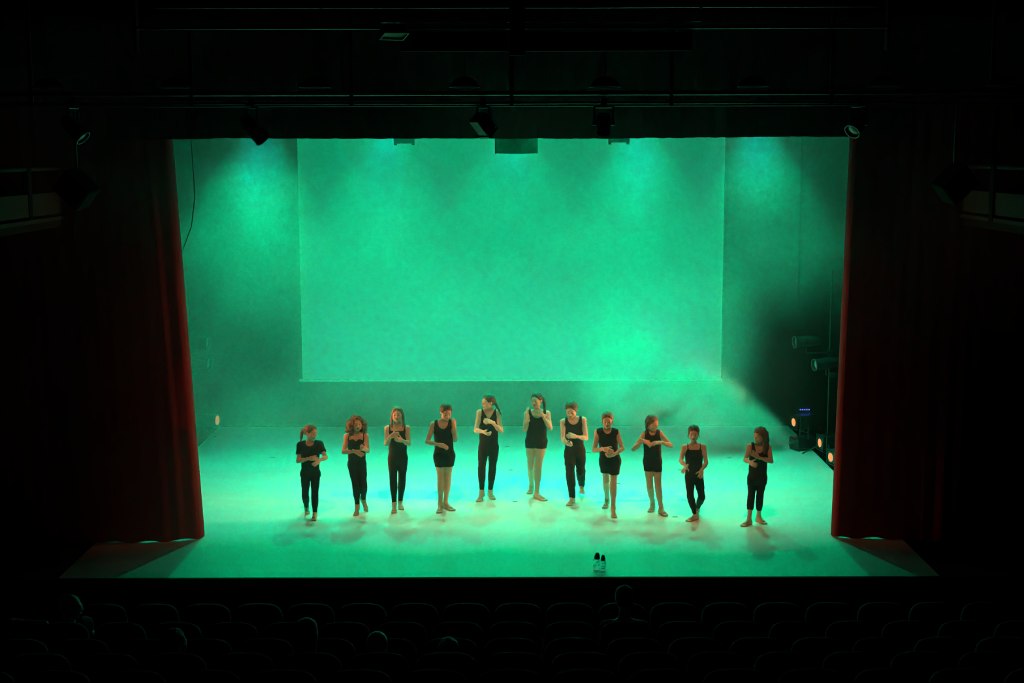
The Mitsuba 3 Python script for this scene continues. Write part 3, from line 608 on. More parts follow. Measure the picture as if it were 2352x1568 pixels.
SK = [(0.56, 0.35, 0.25), (0.52, 0.31, 0.21), (0.60, 0.39, 0.29), (0.58, 0.37, 0.27)]
LEG = lambda a, b, waist=.10, **k: dict(name='leggings', ankle=(a, b), waist=waist, **k)
DRESS = [
    dict(label='leftmost dancer, a girl in a loose black T-shirt and leggings with a side ponytail', skin=SK[3], hair='ponyleft part', haircol=(.20, .10, .055), look=(52, 14),
         top=dict(name='t_shirt', off=.016, sleeve=.135, hem=-.035, si=.062, so=.12, depth=.004, vt=.05, back=.0), bottom=LEG(.028, .022), hands=(((0.1, .8, -.6), .30, .1), ((-.2, .9, .2), .18, .6))),
    dict(label='girl with big curly shoulder-length hair in a sweetheart camisole and black leggings', skin=SK[1], hair='curly', haircol=(.17, .085, .042), look=(18, 6),
         top=dict(name='camisole', hem=.135, si=.098, so=.108, depth=.040, sweet=1, back=.06), bottom=LEG(.02, .016, .155), hands=(((.1, 1, -.3), .25, .25), ((-.3, 1, 0), .85, .1))),
    dict(label='girl with long straight fair hair in black top and leggings, hands at her chest', skin=SK[2], hair='longboth part', haircol=(.24, .15, .085), look=(0, 0),
         top=dict(name='camisole', hem=.12, si=.092, so=.108, depth=.022, pow=6.0, back=.05), bottom=LEG(.014, .014, .14), hands=(((.2, .9, -.4), .50, .2), ((-.2, .9, .3), .50, .2))),
    dict(label='girl in black tank top and straight shorts raising one hand beside her face', skin=SK[0], hair='bun', haircol=(.055, .032, .02), look=(18, 22),
         top=dict(name='tank_top', hem=.07, si=.072, so=.110, depth=.052), bottom=dict(name='shorts', hem=(-.15, -.15), off=.009, join=.002, waist=.10), hands=(((0, .5, -.8), .10, .2), ((-1, .15, .1), .22, .8))),
    dict(label='tall girl in black V-neck top and leggings, dark hair tied back, looking left', skin=SK[0], hair='tailright', haircol=(.075, .04, .024), look=(-58, 6),
         top=dict(name='halter_top', hem=.045, si=.078, so=.094, depth=.085, vee=1, vt=.05), bottom=LEG(.034, .034), hands=(((.2, .6, .7), .42, .4), ((-.1, .7, -.7), .62, .1))),
    dict(label='tallest girl in very short black shorts, long dark ponytail, both hands raised at her chin', skin=SK[3], hair='ponyright longtail', haircol=(.05, .03, .02), look=(-26, 5),
         top=dict(name='tank_top', hem=.0, off=.010, si=.082, so=.112, depth=.045), bottom=dict(name='shorts', hem=(-.085, -.085), off=.007, waist=.08), hands=(((1, .2, 0), .12, .6), ((-.2, 1, 0), .28, .6)), build=1.08),
    dict(label='short-haired boy in black tank top and loose black trousers, one foot lifted behind', skin=SK[2], hair='short side', haircol=(.10, .06, .035), look=(-14, 26),
         top=dict(name='tank_top', hem=.10, si=.080, so=.112, depth=.038), bottom=dict(name='trousers', ankle=(.004, .01), off=.016, wrinkle=.016, waist=.11), hands=(((.3, .6, .6), 1.0, .0), ((0, .8, -.6), .30, .1))),
    dict(label='girl in wide-shouldered sleeveless black top and loose shorts, hands crossed at her waist', skin=SK[0], hair='wisps part bunlow', haircol=(.20, .115, .06), look=(-4, 12),
         top=dict(name='sleeveless_top', hem=.11, si=.060, so=.145, depth=.008, off=.009), bottom=dict(name='shorts', hem=(-.175, -.18), off=.013, join=.004, waist=.12), hands=(((.1, .9, -.3), .15, .2), ((-.1, .95, .2), .25, .3))),
    dict(label='girl in short black unitard, elbows out, hands spread flat before her chest', skin=SK[1], hair='sideleft', haircol=(.14, .08, .045), look=(44, 18),
         top=dict(name='unitard_top', hem=.0, off=.005, si=.056, so=.106, depth=.014), bottom=dict(name='shorts', hem=(-.13, -.13), off=.006, waist=.08), hands=(((.1, .5, -.8), .06, .7), ((0, .4, -.9), .10, .5))),
    dict(label='small girl on one leg in thin-strapped top and leggings, fingers spread at her hips', skin=SK[3], hair='part bunlow wisps', haircol=(.065, .038, .024), look=(-8, 12),
         top=dict(name='camisole', hem=.05, si=.084, so=.096, depth=.028, pow=6.0, back=.06), bottom=LEG(.0, .0, .10), hands=(((.6, .6, -.5), .08, 1.0), ((-.3, .5, -.8), .12, 1.0))),
    dict(label='rightmost dancer, a girl with long loose hair in black tunic and cropped leggings', skin=SK[1], hair='longright fringe', haircol=(.15, .068, .036), look=(-52, 12),
         top=dict(name='tunic', hem=-.095, off=.012, si=.070, so=.110, depth=.075, flare=0), bottom=LEG(.15, .115), hands=(((.2, .95, .1), .12, .9), ((.1, .9, -.3), .18, .9))),
]
for i, (J, D) in enumerate(zip(KIDS, DRESS)):
    D = dict(D); pz = (J['hip'][0][2] + J['hip'][1][2]) / 2
    D['top'] = dict(D['top'], hem=D['top']['hem'] + pz); b = dict(D['bottom']); b['waist'] = b['waist'] + pz
    if 'hem' in b: b['hem'] = [z + pz for z in b['hem']]
    D['bottom'] = b
    if ONLY is None or i in ONLY: person(D.pop('label'), J, h=J['h'], hh=J['hh'], seed=i, group=None, **D)

# ------------------------------------------------------------------ red house curtains and valance
def cloth_grid(P, thick=0.03):
    """A closed sheet from a grid of points P (rows bottom to top, columns along the cloth)."""
    nz, n = P.shape[:2]; du = np.gradient(P, axis=1); dv = np.gradient(P, axis=0); N = np.cross(du, dv); N /= np.linalg.norm(N, axis=-1, keepdims=True) + 1e-12
    A = P.reshape(-1, 3); B = (P - N * thick).reshape(-1, 3); m = len(A); f = []
    i = np.arange(nz - 1)[:, None] * n + np.arange(n - 1)[None]; a, b, c, d = (i.ravel(), i.ravel() + 1, i.ravel() + n + 1, i.ravel() + n)
    f += [np.stack([a, b, c], 1), np.stack([a, c, d], 1), np.stack([c, b, a], 1) + m, np.stack([d, c, a], 1) + m]
    e = np.concatenate([np.arange(n), np.arange(1, nz) * n + n - 1, (nz - 1) * n + np.arange(n - 2, -1, -1), np.arange(nz - 2, 0, -1) * n]); e2 = np.roll(e, -1)
    f += [np.stack([e2, e, e + m], 1), np.stack([e2, e + m, e2 + m], 1)]
    return trimesh.Trimesh(np.vstack([A, B]), np.vstack(f), process=False)
def house_curtain(side, xin0, xin1, xout, seed):
    r = np.random.default_rng(seed); n, nz = 170, 40
    u = np.linspace(0, 1, n); zs = np.linspace(0.015, 5.7, nz)
    P = np.zeros((nz, n, 3))
    for j, z in enumerate(zs):
        t = z / 5.17; xi = xin0 + (xin1 - xin0) * min(t, 1.1)
        s = np.clip(u * 1.12 - 0.06, 0, 1); x = xi + (xout - xi) * s
        back = np.clip((0.06 - u) / 0.06, 0, 1)                      # the inner edge turns back
        y = 1.66 - 0.30 * np.sin(np.clip(s * 1.6, 0, 1) * np.pi * 0.5) + 0.12 * s
        y = y + (0.006 + 0.006 * t) * np.sin(u * 2 * np.pi * 13 + 0.6 * np.sin(u * 23 + seed) + 0.25 * np.sin(z * 0.8)) * np.clip(u * 7, 0.15, 1)
        y = y + 0.05 * np.sin(u * 9 + seed) + back * 0.26
        x = x - side * 0.03 * np.sin(back * np.pi)
        P[j, :, 0], P[j, :, 1], P[j, :, 2] = x, y, z + (0.012 * np.sin(u * 40 + seed) if j == 0 else 0)
    if side > 0: P = P[:, ::-1] if xout < xin0 else P
    return cloth_grid(P if side > 0 else P[:, ::-1], 0.035)
t = obj('stage_curtain', house_curtain(-1, -4.09, -4.33, -6.6, 3), 'm_red', smooth=40)
tag(t, 'dark red velvet stage curtain gathered at the left edge of the stage opening', 'curtain')
t = obj('stage_curtain', house_curtain(1, 4.22, 4.31, 6.7, 5), 'm_red', smooth=40)
tag(t, 'dark red velvet stage curtain gathered at the right edge of the stage opening', 'curtain')
n, nz = 420, 8
xs = np.linspace(-4.95, 4.95, n); P = np.zeros((nz, n, 3))
wob = 5.172 + 0.016 * (meshkit.fbm(np.stack([xs * 0.9, xs * 0, xs * 0], -1), 3, 4) - 0.45) * 2 + 0.010 * (meshkit.noise(np.stack([xs * 14, xs * 0, xs * 0], -1), 8) - 0.5)
for j in range(nz):
    P[j, :, 0] = xs; P[j, :, 1] = 1.17 + (0.030 - 0.012 * j / nz) * np.sin(xs * 21 + 1.5 * np.sin(xs * 2.3)); P[j, :, 2] = wob + (8.39 - wob) * (j / (nz - 1)) ** 1.5
diffuse('m_valance', (0.05, 0.012, 0.010), 0.95, 0.05)
t = obj('valance', cloth_grid(P, 0.03), 'm_valance', smooth=40); tag(t, 'dark wavy-edged cloth valance along the top of the stage opening', 'valance')

# ------------------------------------------------------------------ the house
ROWY = [-2.4 - 1.08 * r for r in range(6)]; ROWZ = [0.493, 0.672, 0.901, 1.173, 1.449, 1.764]; ROWX = [0.056, 0.010, -0.009, 0.012, -0.020, -0.005]; PITCHX = 0.525
SEATZ = 1.12
steps = [box(-7.6, 7.6, -1.75, 0.02, -1.2, ROWZ[0] - SEATZ)]
for r in range(6): steps.append(box(-7.6, 7.6, ROWY[r] - 0.33 - (3.0 if r == 5 else 0), ROWY[r] + 0.75, -1.2, ROWZ[r] - SEATZ))
diffuse('m_carpet', (0.02, 0.012, 0.010), 1.0, 0.0)
struct('floor_house', join(steps), 'm_carpet', 'dark stepped carpet floor of the auditorium under the seat rows')
struct('wall_left', box(-7.8, -7.6, -22, 2.2, -1.2, 9), 'm_wall'); struct('wall_right', box(7.6, 7.8, -22, 2.2, -1.2, 9), 'm_wall')
struct('wall_back', box(-7.8, 7.8, -22.2, -22, -1.2, 9), 'm_wall'); struct('ceiling', box(-7.8, 7.8, -22, 2.2, 8.4, 8.6), 'm_black')
struct('wall_stage_front', box(-7.6, 7.6, -0.06, -0.022, -1.2, -0.004), 'm_black', 'black front face of the stage')

# seats: one of each part, placed by to_world
def arch(w, h, flat, n=18):
    """Outline of a seat back: straight sides, an arched top."""
    a = np.linspace(0, np.pi, n); top = [(w / 2 * np.sign(math.cos(q)) * abs(math.cos(q)) ** 0.62, flat + (h - flat) * abs(math.sin(q)) ** 0.62) for q in a]
    return [(-w / 2 * 0.96, 0), (w / 2 * 0.96, 0)] + top
from shapely.geometry import Polygon
def puffed(poly, depth, bev):
    cs = m3.CrossSection([np.array(poly)]); lay = []
    for off, z in ((-bev, 0.0), (-bev * 0.3, bev * 0.3), (0, bev), (0, depth - bev), (-bev * 0.3, depth - bev * 0.3), (-bev, depth)):
        c = cs.offset(off, m3.JoinType.Round) if off else cs
        q = max(c.to_polygons(), key=len); L = np.asarray(q); k = np.linspace(0, 1, 48, endpoint=False)
        seg = np.linalg.norm(np.roll(L, -1, 0) - L, axis=1); cum = np.concatenate([[0], np.cumsum(seg)]) / seg.sum(); LL = np.vstack([L, L[:1]])
        i0 = np.argmin(L[:, 1] + 0.3 * L[:, 0]); s0 = cum[i0]
        kk = (k + s0) % 1; lay.append(np.stack([np.interp(kk, cum, LL[:, 0]), np.interp(kk, cum, LL[:, 1]), np.full(48, z)], 1))
    V = np.vstack(lay); f = []
    for j in range(len(lay) - 1):
        for i in range(48):
            a, b = j * 48 + i, j * 48 + (i + 1) % 48; f += [(a, b, b + 48), (a, b + 48, a + 48)]
    V = np.vstack([V, lay[0].mean(0), lay[-1].mean(0)]); m = len(V)
    for i in range(48):
        f += [(i, m - 2, (i + 1) % 48), (len(lay) * 48 - 48 + i, len(lay) * 48 - 48 + (i + 1) % 48, m - 1)]
    return trimesh.Trimesh(V, np.array(f), process=False)
diffuse('m_plush', (0.085, 0.020, 0.018), 0.9, 0.15, sheen=0.6)
diffuse('m_shell', (0.022, 0.017, 0.016), 0.95, 0.0)
def seat_parts():
    M = trimesh.transformations
    tilt = M.rotation_matrix(math.radians(97), (1, 0, 0))
    up = lambda m, y, z: (m.apply_transform(tilt), m.apply_translation((0, y, z)), m)[2]
    return {'backrest': (up(puffed(arch(0.485, 0.77, 0.59), 0.085, 0.03), 0.055, 0.36), 'm_plush'),
            'back_shell': (up(puffed(arch(0.46, 0.70, 0.56), 0.022, 0.008), -0.035, 0.38), 'm_shell'),
            'cushion': (box(-0.225, 0.225, 0.06, 0.50, 0.36, 0.46, 0.03), 'm_plush'),
            'pedestal': (join(box(-0.20, 0.20, 0.10, 0.16, 0.0, 0.36), box(-0.22, 0.22, 0.04, 0.26, 0.0, 0.03)), 'm_shell'),
            'armrest': (join(box(-0.285, -0.240, 0.02, 0.36, 0.56, 0.60, 0.012), box(-0.275, -0.250, 0.08, 0.14, 0.0, 0.57)), 'm_shell')}
SEAT = {k: mikit.ply(m, b, smooth=50) for k, (m, b) in seat_parts().items()}
ORD = ['first', 'second', 'third', 'fourth', 'fifth', 'sixth', 'seventh', 'eighth', 'ninth', 'tenth', 'eleventh', 'twelfth', 'thirteenth', 'fourteenth', 'fifteenth', 'sixteenth', 'seventeenth', 'eighteenth', 'nineteenth', 'twentieth']
ROWN = ['front row nearest the stage', 'second row from the stage', 'third row from the stage', 'fourth row from the stage', 'fifth row from the stage', 'sixth row from the stage']
RANGE = [(-8, 9), (-8, 9), (-8, 8), (-7, 7), (-7, 7), (-6, 6)]
seat_at = {}
for r in range(6):
    for j, c in enumerate(range(RANGE[r][0], RANGE[r][1] + 1)):
        x = ROWX[r] + c * PITCHX
        k = thing('theatre_seat', f'dark plush theatre seat, {ORD[j]} from the left in the {ROWN[r]}', 'seat', 'theatre seats in rows before the stage')
        for p, d in SEAT.items():
            scene[f'{k}__{p}'] = {**d, 'to_world': T().translate([x, ROWY[r], ROWZ[r] - SEATZ])}

# side galleries with rails
for side, nm in ((-1, 'left'), (1, 'right')):
    X = 5.6 * side; o = X + 1.9 * side; a, b = min(X, o), max(X, o)
    t = thing('lighting_gallery', f'dark lighting gallery with rails on the {nm} side wall beside the stage', 'gallery')
    obj('deck', box(a, b, -7.0, 1.3, 4.10, 4.19), 'm_wall', t)
    diffuse('m_gallery', (0.028, 0.03, 0.028), 0.8, 0.2) if 'm_gallery' not in scene else None
    obj('front_panel', box(X - 0.02, X + 0.02, -7.0, 1.3, 4.27, 4.53), 'm_gallery', t)
    obj('ledge', box(X - 0.04, X + 0.04, -7.0, 1.3, 4.19, 4.235), 'm_gallery', t)
    obj('rail', cyl((X, -7.0, 4.82), (X, 1.3, 4.82), 0.025), 'm_gallery', t)
    for y in (-6.2, -4.6, -3.0, -1.4, 0.15):
        obj('post', box(X - 0.05, X + 0.03, y - 0.06, y + 0.06, 4.19, 4.84), 'm_black', t)
    # loudspeaker hung in front of the wall, tilted towards the seats
    S = rot(28 * side, 0, 45 * side) @ rot(0, 14)
    ctr = np.array([-4.93, -0.2, 4.60]) if side < 0 else np.array([5.02, -0.2, 4.64])
    def put(m): m = m.copy(); m.vertices = m.vertices @ S.T + ctr; return m
    t = thing('loudspeaker', f'black loudspeaker cabinet hanging tilted beside the {nm} end of the valance', 'loudspeaker')
    obj('cabinet', put(box(-.15, .15, -.12, .14, -.19, .19, 0.012)), 'm_black', t); obj('grille', put(box(-.135, .135, -.135, -.121, -.175, .175, 0.004)), 'm_black', t)
    obj('bracket', join(cyl(ctr + [0, .05, .15], ctr + [0, .05, .95], .015), cyl(ctr + [0, .05, .95], ctr + [1.0 * side, .05, .95], .015)), 'm_metal', t)

# ------------------------------------------------------------------ lighting bars and lanterns
diffuse('m_pipe', (0.22, 0.22, 0.22), 0.30, 0.5, metallic=0.9)
t = thing('lighting_bar', 'long triple-pipe lighting bar crossing the whole hall in front of the valance', 'lighting bar')
for z, r in ((5.640, .024), (5.541, .018), (5.507, .010)): obj('pipe', cyl((-7.59, -.6, z), (7.59, -.6, z), r), 'm_pipe', t)
for x in np.arange(-7.0, 7.1, 1.75): obj('strut', box(x - .02, x + .02, -.615, -.585, 5.50, 8.395), 'm_metal', t)
t = thing('lighting_bridge', 'dark overhead lighting bridge with thin rails near the top of the picture', 'lighting bridge')
for z, r, x0, x1 in ((6.045, .016, -3.17, 3.18), (6.095, .010, -1.1, 1.6), (6.215, .012, -3.0, 3.1)): obj('pipe', cyl((x0, -4.06, z), (x1, -4.06, z), r), 'm_pipe', t)
for x in (-3.17, 3.18): obj('end_bracket', box(x - .012, x + .012, -4.08, -4.0, 5.85, 6.3), 'm_metal', t)
diffuse('m_panel', (0.06, 0.055, 0.05), 0.8, 0.2)
for x0, x1 in ((-.95, -.03), (-.0, .0),) [:1] + ((.12, 1.55),): obj('panel', box(x0, x1, -3.9, -3.86, 5.86, 6.02), 'm_panel', t)
obj('centre_post', box(-.015, .115, -4.15, -4.05, 5.81, 8.4), 'm_black', t)
for x in (-3.17, -1.6, 1.6, 3.18): obj('hanger', cyl((x, -4.06, 6.2), (x, -4.06, 8.4), .012), 'm_metal', t)

def basis(axis, up=(0, 0, 1)):
    z = unit(axis); x = unit(np.cross(up, z)); return np.stack([x, np.cross(z, x), z], 1)
def placed(m, R, o): m = m.copy(); m.vertices = m.vertices @ R.T + np.asarray(o); return m
diffuse('m_lens', (0.35, 0.37, 0.36), 0.12, 0.9)
def lantern(label, o, axis, barz, L=.34, r=.10, shape='can', name='stage_lantern', cat='stage light', lens='m_lens', yoke=True, roll=0.0, down=False):
    """A lantern at o whose beam leaves along axis: body, rim, lens, yoke and clamp (or floor base)."""
    R = basis(axis); o = np.asarray(o, float); t = thing(name, label, cat)
    if shape == 'can':
        prof = [(0, -L * .5), (r * .62, -L * .5), (r * .78, -L * .42), (r * .95, -L * .2), (r, -L * .1), (r, L * .5), (r * .93, L * .5), (r * .93, L * .38), (0, L * .38)]
        obj('body', placed(trimesh.creation.revolve(prof, sections=28), R, o), 'm_metal', t, smooth=35)
        obj('rim', placed(trimesh.creation.revolve([(r * 1.00, L * .485), (r * 1.06, L * .485), (r * 1.06, L * .52), (r * 1.00, L * .52), (r * 1.00, L * .485)], sections=32), R, o), 'm_pipe', t + '__body')
        obj('lens', placed(trimesh.creation.revolve([(r * .93, L * .385), (r * .6, L * .43), (0, L * .455)], sections=28), R, o), lens, t + '__body', smooth=True)
    else:
        q = rot(0, 0, 0); obj('body', placed(join(box(-r, r, -r, r, -L * .5, L * .36, .012), box(-r * .82, r * .82, -r * .82, r * .82, L * .36, L * .5, .006)), R, o), 'm_metal', t)
        obj('rim', placed(join(box(-r * 1.04, r * 1.04, -r * 1.04, -r * .92, L * .42, L * .5), box(-r * 1.04, r * 1.04, r * .92, r * 1.04, L * .42, L * .5), box(-r * 1.04, -r * .92, -r, r, L * .42, L * .5), box(r * .92, r * 1.04, -r, r, L * .42, L * .5)), R, o), 'm_metal', t + '__body')
        obj('lens', placed(trimesh.creation.revolve([(r * .8, L * .5), (r * .5, L * .53), (0, L * .545)], sections=28), R, o), lens, t + '__body', smooth=True)
    sx = R[:, 0]
    if yoke:
        topz = barz if not down else barz
        e = [o + sx * s * (r + .022) for s in (-1, 1)]; tp = np.array([o[0], o[1], topz - .05 if not down else topz + .02])
        c = [np.array([p[0] * .0 + tp[0] + sx[0] * s * (r + .022), tp[1] + sx[1] * s * (r + .022), tp[2]]) for p, s in zip(e, (-1, 1))]
        obj('yoke', join(tube([e[0], c[0], c[1], e[1]], .013, 8), cyl(e[0] - sx * .02, e[0] + sx * .05, .02), cyl(e[1] - sx * .05, e[1] + sx * .02, .02)), 'm_metal', t)
        if not down: obj('clamp', join(cyl(tp, tp + [0, 0, .05], .018), box(tp[0] - .035, tp[0] + .035, tp[1] - .03, tp[1] + .03, topz - .03, topz + .05, .008)), 'm_metal', t)
        else: obj('base', box(tp[0] - .13, tp[0] + .13, tp[1] - .11, tp[1] + .11, topz, topz + .022, .006), 'm_metal', t)
    return t, R
lantern('black stage lantern hanging tilted before the left part of the valance, seen from behind', (-2.84, -.6, 5.27), (.42, .35, -.55), 5.541, L=.34, r=.085)
lantern('square black stage lantern hanging in front of the valance just left of its centre', (-.31, -.6, 5.30), (.55, .45, -.75), 5.541, L=.25, r=.082, shape='box')
lantern('black can lantern with a green glint in its mouth before the valance, right of centre', (1.01, -.6, 5.31), (-.05, .30, -.80), 5.541, L=.22, r=.085)
lantern('black can lantern with a thin bright rim before the dark wall left of stage', (-4.80, -.6, 5.27), (.62, -.12, -.62), 5.541, L=.30, r=.085)
lantern('black can lantern with pale round lens at the top right corner of the stage', (3.80, -.6, 5.30), (-.50, -.42, -.55), 5.541, L=.26, r=.085)
for i, x in enumerate((-4.95, -3.60, -2.10, -.50, 1.0, 2.58, 3.97, 5.25)):
    t = thing('house_light', f'shallow dark dome house light on the lighting bar, {ORD[i]} of eight from the left', 'ceiling light', 'dome house lights along the lighting bar')
    o = (x, -.95, 5.70)
    obj('shade', lathe([(0, .10), (.05, .10), (.12, .06), (.16, .0), (.15, .0), (.11, .05), (0, .08)], o, (0, 0, 1), 28), 'm_metal', t, smooth=40)
    obj('rim', lathe([(.150, -.012), (.168, -.012), (.168, .004), (.150, .004), (.150, -.012)], o, (0, 0, 1), 28), 'm_pipe', t); obj('stem', cyl((x, -.95, 5.79), (x, -.95, 8.4), .008), 'm_metal', t)
# flood light on the bridge
t = thing('flood_light', 'small rectangular flood light in a bright bracket on the overhead bridge', 'flood light')
diffuse('m_white', (0.55, 0.55, 0.53), 0.6, 0.3)
R = basis((.12, -.27, -.95)); o = np.array([-.985, -4.12, 5.985])
obj('housing', placed(box(-.10, .10, -.075, .075, -.07, .0, .01), R, o), 'm_metal', t)
obj('frame', placed(join(box(-.108, .108, -.082, -.070, .0, .022), box(-.108, .108, .070, .082, .0, .022), box(-.108, -.096, -.07, .07, .0, .022), box(.096, .108, -.07, .07, .0, .022)), R, o), 'm_white', t)
obj('reflector', placed(box(-.096, .096, -.07, .07, .0, .006), R, o), 'm_white', t)
obj('bracket', join(tube([(-1.095, -3.93, 6.115), (-1.082, -3.93, 6.083), (-.885, -3.93, 6.083), (-.88, -3.93, 6.115)], .013), cyl((-.985, -3.93, 6.083), (-.985, -4.08, 6.05), .012)), 'm_white', t)
# black projector box and two small fittings just below the valance
diffuse('m_box', (0.055, 0.05, 0.035), 0.8, 0.2)
t = thing('projector', 'dark box-shaped projector hanging at the centre just below the valance', 'projector')
xs = np.linspace(-.20, .347, 15); zb = 4.984 - .006 * np.sin((xs + .2) / .547 * np.pi) + .004
poly = Polygon(list(zip(xs, zb)) + [(.347, 5.42), (-.20, 5.42)])
m = trimesh.creation.extrude_polygon(poly, .42, engine='earcut'); m.vertices = m.vertices[:, [0, 2, 1]]; m.faces = m.faces[:, ::-1]; m.apply_translation((0, 2.6, 0))
obj('housing', m, 'm_box', t); obj('side_vent', box(-.222, -.204, 2.62, 3.0, 4.985, 5.40), 'm_metal', t); obj('lens', cyl((.07, 3.02, 5.2), (.07, 3.08, 5.2), .06), 'm_lens', t)
obj('bracket', join(cyl((-.1, 2.8, 5.4), (-.1, 2.8, 8.9), .015), cyl((.25, 2.8, 5.4), (.25, 2.8, 8.9), .015)), 'm_metal', t)
for x, y, w in ((-1.605, 5.0, .17), (1.53, 4.0, .165)):
    t = thing('lamp_housing', 'small dark lamp housing peeking out under the valance ' + ('left of the projector' if x < 0 else 'right of the projector'), 'stage light')
    obj('housing', box(x - w * .9, x + w * .9, y - .08, y + .08, 5.135, 5.36, .012), 'm_metal', t)
    for s in (-1, 1): obj('knob', cyl((x + s * w * .78, y, 5.11), (x + s * w * .78, y, 5.15), .022), 'm_metal', t)
    obj('hanger', cyl((x, y, 5.35), (x, y, 8.9), .014), 'm_metal', t)

# ------------------------------------------------------------------ wings: lanterns, boom stands, smoke machine
def glow(name, c): scene[name] = None; del scene[name]; return c
def lens_disc(t, o, axis, r, c, name='glowing_lens'):
    R = basis(axis); m = placed(trimesh.creation.revolve([(r, 0), (r * .6, .012), (0, .018)], sections=24), R, o)
    k = numbered(f'{t}__body__{name}'); scene[k] = mikit.ply(m, 'm_black', smooth=True, emitter={'type': 'area', 'sampling_weight': 0.02, 'radiance': {'type': 'rgb', 'value': list(c)}}, )
    labels[k] = {'label': 'glowing orange lens'}
AM = (1.1, 0.36, 0.12)
for (x, y, z, ax, lb) in ((5.12, 7.95, .30, (-1, -.32, -.02), 'black floor lantern with glowing orange lens, farthest back at the right of the stage'),
                          (5.28, 6.55, .22, (-1, -.22, 0), 'black floor lantern with a glowing orange lens beside the smoke machine'),
                          (5.26, 5.72, .17, (-1, -.36, -.02), 'black floor lantern with a glowing orange lens nearest the right curtain')):
    t, R = lantern(lb, (x, y, z + .02), ax, 0.0, L=.42, r=.125 if z > .2 else .115, shape='box', down=True)
    scene.pop(f'{t}__body__lens'); lens_disc(t, np.array([x, y, z + .02]) + R[:, 2] * .205, ax, .085, AM)
t, R = lantern('black floor lantern with orange lens at left of the stage under blue lights', (-5.50, 8.5, .27), (1, -.25, 0), -0.05, L=.46, r=.12, shape='box', down=True)
scene.pop(f'{t}__body__lens'); lens_disc(t, np.array([-5.50, 8.5, .27]) + R[:, 2] * .235, (1, -.25, 0), .085, AM)
def led_strip(lb, x0, x1, y, z, n):
    t = thing('led_strip', lb, 'light strip')
    obj('housing', box(x0 - .02, x1 + .02, y + .004, y + .04, z - .09, z + .02, .004), 'm_metal', t)
    for i in range(n):
        x = x0 + (x1 - x0) * (i + .5) / n; k = numbered(f'{t}__led')
        scene[k] = mikit.ply(box(x - .010, x + .010, y - .004, y + .004, z - .008, z + .008), 'm_black', emitter={'type': 'area', 'sampling_weight': 0.02, 'radiance': {'type': 'rgb', 'value': [.25, .2, 3.2]}})
    obj('stand', cyl(((x0 + x1) / 2, y + .03, 0.0), ((x0 + x1) / 2, y + .03, z - .05), .014), 'm_metal', t)
led_strip('short strip of blue indicator lights above the left floor lantern', -5.70, -5.50, 8.62, .345, 6)
led_strip('short strip of blue indicator lights above the rearmost right floor lantern', 5.06, 5.25, 8.10, .50, 5)
# boom stands
def boom(lb, x, y, h, side):
    t = thing('boom_stand', lb, 'lighting stand')
    obj('pole', cyl((x, y, 0.02), (x, y, h), .015), 'm_metal', t)
    for k in range(3):
        a = k * 2.094 + .5; obj('leg', tube([(x, y, .28), (x + .42 * math.cos(a), y + .42 * math.sin(a), .015)], .012), 'm_metal', t)
    return t
boom('steel lighting boom stand carrying two lanterns beside the right curtain', 5.20, 6.5, 3.1, 1)
boom('steel lighting boom stand beside the left curtain', -5.62, 8.0, 2.9, -1)
def side_lantern(lb, x, y, z, ax, px):
    t, R = lantern(lb, (x, y, z), ax, z + .02, L=.42, r=.095, yoke=False)
    obj('arm', join(tube([(x, y, z - .10), (x, y, z - .19), (px, y, z - .19)], .012), box(px - .04, px + .04, y - .04, y + .04, z - .23, z - .15)), 'm_metal', t)
side_lantern('grey tubular lantern, upper one on the right boom stand', 4.82, 6.5, 1.93, (-1, -.12, -.05), 5.20)
side_lantern('grey tubular lantern with a round colour frame, lower one on the right boom stand', 5.10, 6.3, 1.60, (-1, -.25, -.10), 5.20)
side_lantern('grey tubular lantern, upper one on the left boom stand', -5.50, 8.0, 1.72, (1, -.1, -.05), -5.62)
side_lantern('grey tubular lantern, lower one on the left boom stand', -5.48, 8.0, 1.36, (1, -.2, -.05), -5.62)
t = thing('smoke_machine', 'black smoke machine on the stage floor between the right floor lanterns', 'smoke machine')
R = rot(-72, 0); o = np.array([4.93, 7.12, 0.0])
obj('body', placed(box(-.15, .15, -.20, .22, .02, .22, .03), R, o), 'm_metal', t); obj('nozzle', placed(cyl((0, -.27, .12), (0, -.19, .12), .022), R, o), 'm_steel', t)
obj('handle', placed(tube([(-.13, .02, .20), (-.13, .02, .30), (.13, .02, .30), (.13, .02, .20)], .010), R, o), 'm_metal', t)
for s in (-1, 1): obj('foot', placed(box(-.14, .14, s * .15 - .02, s * .15 + .02, 0.0, .03), R, o), 'm_metal', t)
t = obj('floor_cable', tube([(5.3, 4.62, .012), (5.1, 4.58, .014), (4.96, 4.50, .016), (4.90, 4.53, .04), (4.98, 4.60, .05)], .012), 'm_metal'); tag(t, 'loop of black cable on the floor by the right curtain', 'cable')
t = obj('hanging_cable', tube([(-4.62, 3.3, 8.9), (-4.40, 3.3, 5.0), (-4.38, 3.3, 4.4), (-4.44, 3.3, 4.0), (-4.6, 3.3, 3.6)], .007), 'm_metal'); tag(t, 'thin dark cable hanging inside the left edge of the stage opening', 'cable')
t = obj('hanging_cable', cyl((4.35, 5.0, 2.6), (4.35, 5.0, 8.9), .006), 'm_metal'); tag(t, 'thin dark cable hanging inside the right edge of the stage opening', 'cable')
diffuse('m_tape', (0.03, 0.12, 0.08), 0.6, 0.3)
for x, y in ((-3.98, 6.58), (-.09, 7.37), (-.03, 5.61), (.04, 3.58), (1.61, 4.69), (2.25, 2.71), (1.28, 6.90), (3.58, 6.44), (2.67, 5.59)):
    obj('tape_mark', box(x - .035, x + .035, y - .014, y + .014, .0, .0022), 'm_tape', k_floor)

